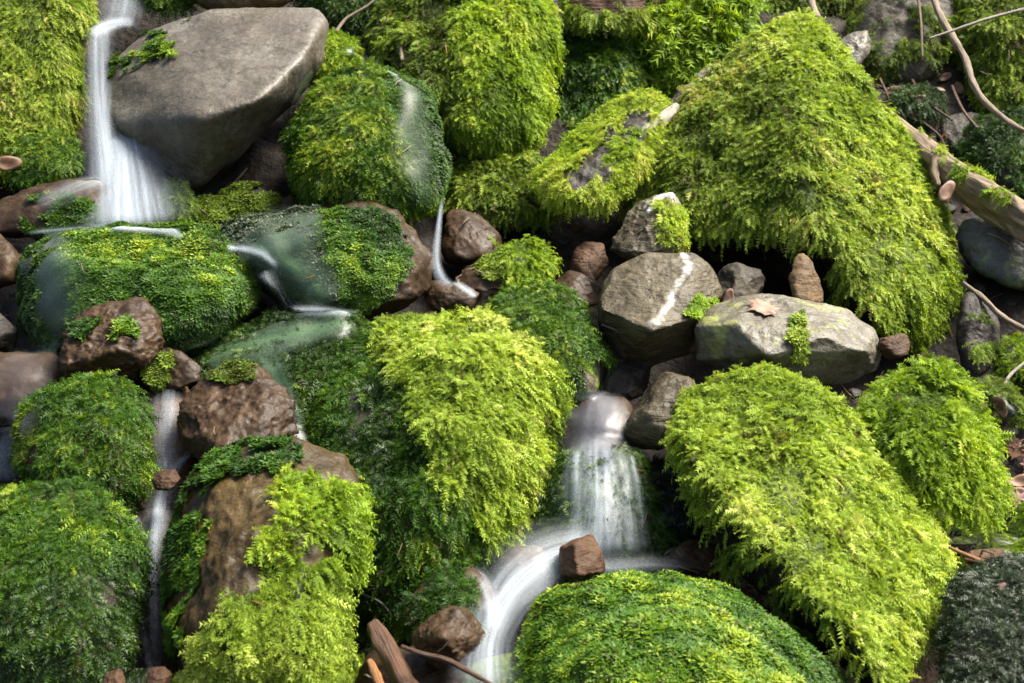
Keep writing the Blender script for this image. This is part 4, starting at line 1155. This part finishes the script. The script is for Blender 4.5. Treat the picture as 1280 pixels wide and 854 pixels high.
def tube_geo(path, segs=12, rough=0.12, seed=0, n=None, jag=0.0):
    """path: (x, y, radius px, distance offset or None to lie on what is there)"""
    Q = []
    for x, y, r, d in path:
        dd = float(D(y)) + d if d is not None else hit(x, y)[0] - r * K * 4.2 * 0.9 - 0.012
        Q.append([*at(float(x), float(y), dd), r * K * dd])
    n = n or max(12, 10 * len(path))
    C = catmull(Q, n)
    P, R = C[:, :3], np.maximum(C[:, 3], 0.0004)
    T = norm(np.gradient(P, axis=0))
    ref = np.array([0.1, 0.3, 1.0]); A = norm(np.cross(T, ref)); B = np.cross(T, A)
    ang = np.linspace(0, 2 * np.pi, segs, endpoint=False)
    ring = A[:, None, :] * np.cos(ang)[None, :, None] + B[:, None, :] * np.sin(ang)[None, :, None]
    s = np.concatenate([[0], np.cumsum(np.linalg.norm(np.diff(P, axis=0), axis=1))])
    crd = np.stack([np.tile(np.cos(ang) * 1.6, n), np.tile(np.sin(ang) * 1.6, n), np.repeat(s / max(R.mean(), 1e-4) * 0.22, segs)], 1)
    rr = R[:, None] * (1 + rough * 2 * noise(crd, 1.0, seed, 3).reshape(n, segs))
    V = (P[:, None, :] + ring * rr[:, :, None]).reshape(-1, 3)
    i = np.arange(n * segs).reshape(n, segs); j = np.roll(i, -1, axis=1)
    F = np.stack([i[:-1], j[:-1], j[1:], i[1:]], -1).reshape(-1, 4)
    V = np.concatenate([V, [P[0] - T[0] * R[0] * 0.4], [P[-1] + T[-1] * R[-1] * 0.4]])
    a, b = len(V) - 2, len(V) - 1
    tri = np.concatenate([F[:, :3], F[:, [0, 2, 3]], np.stack([j[0], i[0], np.full(segs, a)], 1), np.stack([i[-1], j[-1], np.full(segs, b)], 1)])
    uv = np.concatenate([np.stack([np.tile(np.abs(np.linspace(-1, 1, segs, endpoint=False)) * 1.0, n), np.repeat(s * 1.0, segs)], 1), [[0, 0], [0, 1]]])
    return V, tri.astype(np.int32), uv


def stick(name, label, cat, path, mat, group='fallen branches and twigs', parent=None, **kw):
    V, F, uv = tube_geo(path, seed=len(bpy.data.objects), **kw)
    if parent is not None:
        return mesh_obj(name, V, F, mat, parent, uv=uv), V, F
    o = mesh_obj(name, V, F, mat, None, loc=np.array([V[:, 0].mean(), V[:, 1].mean(), V[:, 2].min()]), uv=uv)
    tag(o, label, cat, group)
    return o, V, F


lg = empty('log', at(1200.0, 240.0, float(D(240)) - 0.15))
tag(lg, 'weathered tan log slanting down from the pyramid boulder to the right edge', 'log', 'fallen branches and twigs')
_, V, F = stick('trunk', None, None, [(1098, 140, 11, -.02), (1130, 168, 14, -.07), (1170, 202, 17, -.12), (1215, 236, 20, -.16), (1265, 268, 22, -.2), (1340, 312, 23, -.26)], BARK, parent=lg, segs=40, rough=0.26, n=160)
st = dict(V=V, F=F, n=vert_normals(V, F), seed=77)
build_moss(st, dict(kind='sprig', c='lime', len=0.022, thin=0.44, up=0.0, lift=0.004, poly=[(1150, 150), (1190, 185), (1270, 235), (1260, 262), (1190, 215)]), lg)
stick('broken_limb', None, None, [(1172, 232, 3, -.17), (1168, 215, 6, -.165), (1170, 198, 9, -.15), (1162, 184, 6, -.14)], BARK, parent=lg, segs=12, rough=0.3)
stick('branch', 'bent grey-brown branch crossing the shade in the upper right corner', 'branch',
      [(1160, -22, 4, -.02), (1178, 25, 4.6, -.05), (1206, 72, 4.4, -.1), (1217, 106, 4.6, -.14), (1238, 134, 3.8, -.18), (1276, 162, 3.4, -.22), (1310, 168, 3, -.24)], DRY, segs=12, rough=0.2, n=80)
stick('twig', 'thin white twig reaching in from the upper right corner', 'twig',
      [(1162, 48, 1.2, -.16), (1192, 38, 1.7, -.17), (1240, 22, 2.0, -.18), (1310, 4, 2.2, -.18)], SILVER, segs=8)
stick('twig', 'dry rootlet hanging in front of the bare brown overhang', 'twig',
      [(1146, -12, 2, .0), (1151, 25, 1.8, .0), (1153, 72, 1.2, .0)], BARK, segs=8)
stick('stick', 'upright dry stick behind the pyramid tip', 'stick', [(1008, -20, 5, .08), (1015, 5, 5, .06), (1022, 24, 5, .04)], DRY, segs=10)
stick('driftwood', 'silvery splinter of wood between the wedge boulder and the pyramid', 'driftwood',
      [(780, 184, 2.5, -.22), (795, 176, 6, -.23), (812, 162, 9, -.22), (832, 146, 9, -.2), (846, 134, 6, -.18)], SILVER, segs=12, rough=0.2)
stick('stick', 'thick dark sodden stick standing at the bottom edge left of the white water', 'stick',
      [(466, 780, 8, -.50), (478, 800, 12, -.49), (492, 826, 13, -.48), (512, 866, 13, -.48)], WETWOOD, segs=14, rough=0.3)
stick('stick', 'short orange splinter at the bottom edge beside the sodden stick', 'stick',
      [(462, 826, 4, -.52), (470, 842, 6, -.51), (480, 870, 6, -.5)], ORANGE, segs=10, rough=0.3)
stick('stick', 'slender twig with a pale lichen patch leaning on the shiny stone', 'twig',
      [(502, 808, 2.5, -.60), (530, 818, 3.5, -.60), (560, 826, 4, -.60), (590, 842, 3, -.59), (625, 862, 2.5, -.58)], WETWOOD, segs=10)
stick('twig', 'pale curved stem on the dark flank above the sodden stick', 'twig',
      [(452, 742, 1.5, None), (474, 752, 1.6, None), (488, 768, 1.4, None), (490, 782, 1.2, None)], SILVER, segs=8)
stick('twig', 'reddish twig rising beside the flat grey boulder\'s tip', 'twig', [(420, 40, 2.5, -.1), (432, 24, 2.0, -.1), (455, 10, 1.6, -.1), (474, -4, 1.4, -.1)], DRY, segs=8)
stick('wood_chip', 'short pale wood chip standing in the moss of the broad boulder', 'wood chip', [(499, 40, 3.4, None), (501, 58, 3.6, None), (503, 76, 3, None)], DRY, segs=8, rough=0.3)
stick('root', 'crooked root running down the slope below the log', 'root', [(1204, 354, 2.6, -.12), (1228, 372, 3.2, -.14), (1256, 398, 3.8, -.16), (1300, 420, 3.4, -.18)], DRY, segs=10, rough=0.3)
stick('twig', 'red-brown twig lying over the puddle at the right edge', 'twig', [(1186, 684, 2, -.38), (1214, 696, 2.6, -.38), (1246, 708, 3, -.38), (1276, 712, 2.4, -.38)], ORANGE, segs=8)
stick('twig', 'grey stalk leaning at the right edge above the feather moss', 'twig', [(1252, 492, 2, -.3), (1262, 470, 2, -.28), (1290, 446, 2, -.28)], SILVER, segs=8)
stick('twig', 'pale straw arching over the left side of the feather-moss boulder', 'twig', [(1084, 548, 1.2, None), (1086, 510, 1.4, None), (1096, 480, 1.3, None), (1104, 464, 1.1, None)], SILVER, segs=6)
RL = 'bare rootlets in the shaded soil pocket'
for i, p in enumerate([[(1082, 108, 2, .1), (1100, 128, 2, .08), (1126, 122, 1.6, .06)], [(1140, 100, 2, .1), (1160, 128, 2, .06), (1190, 150, 1.6, .02)],
                       [(1100, 98, 1.6, .1), (1112, 130, 1.6, .08), (1104, 168, 1.4, .04)], [(1190, 108, 2.2, .05), (1204, 138, 2, .0), (1222, 160, 1.8, -.04)],
                       [(1150, 150, 1.6, .08), (1176, 172, 1.6, .04), (1184, 200, 1.4, .0)]]):
    stick('root', 'thin bare rootlet in the shaded soil pocket right of the pyramid', 'root', p, WETWOOD, group=RL, segs=6)

# ------------------------------------------------------------------ dead leaves
def leaf_mat(name, a, b):
    m, nt, out = new_mat(name)
    L = nt.links.new
    tc = N(nt, 'ShaderNodeTexCoord')
    n1 = N(nt, 'ShaderNodeTexNoise', i_Scale=45.0, i_Detail=4.0); L(tc.outputs['Object'], n1.inputs['Vector'])
    r = ramp(nt, [(0.35, a), (0.65, b)]); L(n1.outputs[0], r.inputs[0])
    p = N(nt, 'ShaderNodeBsdfPrincipled', i_Roughness=0.6); L(r.outputs[0], p.inputs['Base Color'])
    tr_ = N(nt, 'ShaderNodeBsdfTranslucent'); L(r.outputs[0], tr_.inputs[0])
    mx_ = N(nt, 'ShaderNodeMixShader'); mx_.inputs[0].default_value = 0.25
    L(p.outputs[0], mx_.inputs[1]); L(tr_.outputs[0], mx_.inputs[2]); L(mx_.outputs[0], out.inputs[0])
    return m


LEAF_PINK = leaf_mat('leaf_pink', (0.17, 0.09, 0.055), (0.30, 0.175, 0.11))
LEAF_BROWN = leaf_mat('leaf_brown', (0.08, 0.038, 0.016), (0.17, 0.085, 0.038))
LEAF_RED = leaf_mat('leaf_red', (0.07, 0.022, 0.014), (0.14, 0.055, 0.038))
MAPLE = [(0, -1.0), (0.10, -0.55), (0.55, -0.75), (0.42, -0.40), (0.95, -0.25), (0.68, -0.02), (0.92, 0.42), (0.45, 0.30), (0.34, 0.55), (0.14, 0.48), (0, 1.0),
         (-0.14, 0.48), (-0.34, 0.55), (-0.45, 0.30), (-0.92, 0.42), (-0.68, -0.02), (-0.95, -0.25), (-0.42, -0.40), (-0.55, -0.75), (-0.10, -0.55)]
OVAL = [(math.sin(t) * (0.55 + 0.05 * math.cos(3 * t)), -math.cos(t)) for t in np.linspace(0, 2 * math.pi, 18, endpoint=False)]


def leaf(label, px, py, size, shape, mat, rot, curl, group='dead leaves', nrm=None, d=None):
    dd, hn = hit(px, py)
    n = norm(np.array(nrm if nrm is not None else hn) + 0.15 * RNG.normal(size=3))
    if d is not None: dd = float(D(py)) + d
    c = at(float(px), float(py), dd) + n * 0.008
    a = norm(np.cross(n, [math.cos(rot), 0.3, math.sin(rot)])); b = np.cross(n, a)
    s = size * K * dd
    pts = np.array(shape, float)
    rings = [pts * f for f in (1.0, 0.66, 0.33)]
    P2 = np.concatenate(rings + [np.zeros((1, 2))])
    h = curl * (P2 ** 2).sum(1) + 0.10 * np.sin(P2[:, 0] * 4 + rot) * np.cos(P2[:, 1] * 3) + 0.06 * np.abs(P2[:, 0])
    V = c + s * (a * P2[:, :1] + b * P2[:, 1:2] + n * h[:, None])
    m = len(pts)
    F = []
    for k_ in range(2):
        for i in range(m):
            j = (i + 1) % m
            F += [(k_ * m + i, k_ * m + j, (k_ + 1) * m + j), (k_ * m + i, (k_ + 1) * m + j, (k_ + 1) * m + i)]
    F += [(2 * m + i, 2 * m + (i + 1) % m, 3 * m) for i in range(m)]
    F = np.array(F, np.int32)
    T = 0.0008                                              # a leaf has a little thickness
    V2 = np.concatenate([V, V - n * T])
    E = [(i, m3, m3 + len(V), ) for i, m3 in ()]
    rim = []
    for i in range(m):
        j = (i + 1) % m
        rim += [(i, i + len(V), j + len(V)), (i, j + len(V), j)]
    F2 = np.concatenate([F, F[:, ::-1] + len(V), np.array(rim, np.int32)])
    o = mesh_obj('dead_leaf', V2, F2, mat, None, loc=c)
    tag(o, label, 'leaf', group)


leaf('pinkish dead maple leaf pressed flat on the long pale stone', 952, 388, 26, MAPLE, LEAF_PINK, 0.4, 0.05)
leaf('small square tan leaf on the left shoulder of the long pale stone', 912, 374, 13, OVAL, LEAF_PINK, 1.4, 0.2)
leaf('curled tan leaf hanging under the broken limb of the log', 1181, 240, 16, OVAL, LEAF_PINK, 0.9, 0.2, nrm=(0.2, -1, 0.4), d=-.2)
leaf('folded brown leaf at the left edge beside the little moss tussock', 10, 205, 17, OVAL, LEAF_BROWN, 0.1, 0.12, nrm=(0.5, -1, 0.3), d=-.22)
leaf('dark red leaf lying on the wet corner boulder', 1256, 738, 16, OVAL, LEAF_RED, 0.7, 0.1)
leaf('reddish leaf caught at the left foot of the bright mossy boulder\'s face', 112, 560, 9, OVAL, LEAF_RED, 0.7, 0.2)
leaf('pinkish leaf on the left shoulder of the pyramid', 868, 118, 13, MAPLE, LEAF_PINK, 0.7, 0.2)
LL = 'leaf litter at the right edge'
rl = np.random.default_rng(12)
for i in range(22):
    x, y = rl.uniform(1236, 1300), rl.uniform(478, 640)
    if x < 1256 and y > 560: x += 30
    leaf('brown dead leaf in the litter at the right edge', x, y, rl.uniform(9, 17), MAPLE if rl.random() < .5 else OVAL, [LEAF_BROWN, LEAF_RED, LEAF_BROWN, LEAF_PINK][i % 4], rl.uniform(0, 6), rl.uniform(.05, .4), LL)
for i in range(16):
    x, y = rl.uniform(1080, 1200), rl.uniform(95, 180)
    leaf('shaded brown leaf in the soil pocket right of the pyramid', x, y, rl.uniform(6, 11), OVAL, LEAF_BROWN, rl.uniform(0, 6), rl.uniform(.02, .12), 'leaves in the shaded soil pocket')


for i, (x, y, L0, a0) in enumerate([(1110, 110, 30, .3), (1165, 160, 36, 2.2), (1130, 150, 26, 1.2), (1250, 300, 34, .5), (1240, 375, 30, 2.6), (1262, 450, 30, .9), (1254, 560, 34, 1.9), (1270, 610, 30, .4), (1262, 640, 26, 2.4),
        (1228, 690, 30, .2), (620, 305, 28, .9), (585, 275, 26, 2.4), (606, 340, 24, 0.2), (742, 350, 26, 1.1), (762, 410, 22, .4), (455, 845, 28, .4), (540, 845, 30, 2.7), (860, 712, 30, .3), (835, 690, 26, 2.5), (1060, 490, 24, .8), (250, 262, 22, .6), (300, 220, 26, 2.3)]):
    dx, dy = math.cos(a0) * L0 / 2, math.sin(a0) * L0 / 2
    stick('twig', 'short thin brown twig caught between the stones', 'twig', [(x - dx, y - dy, 1.0, None), (x + 2 * math.sin(i), y + 2 * math.cos(i), 1.3, None), (x + dx, y + dy, .8, None)], [DRY, WETWOOD, BARK][i % 3], group='short twigs caught between the stones', segs=6)


rd = np.random.default_rng(77)
n_ = 0
while n_ < 34:
    x, y = rd.uniform(5, 1275), rd.uniform(5, 850)
    L0, a0 = rd.uniform(9, 20), rd.uniform(0, 3.14); dx, dy = math.cos(a0) * L0 / 2, math.sin(a0) * L0 / 2
    ds = [hit(x - dx, y - dy)[0], hit(x, y)[0], hit(x + dx, y + dy)[0]]
    if max(ds) - min(ds) > 0.06: continue
    pts = [(q[0], q[1], r_, d_ - 0.045 - float(D(q[1]))) for q, r_, d_ in zip([(x - dx, y - dy), (x + rd.uniform(-2, 2), y + rd.uniform(-2, 2)), (x + dx, y + dy)], (.6, .8, .5), ds)]
    stick('needle', 'tiny dry needle caught on the moss', 'needle', pts, [DRY, BARK, ORANGE][n_ % 3], group='dry needles strewn over the moss', segs=5)
    n_ += 1
print('SPRIGS', N_SPRIGS)
print('OBJECTS', len(bpy.data.objects))
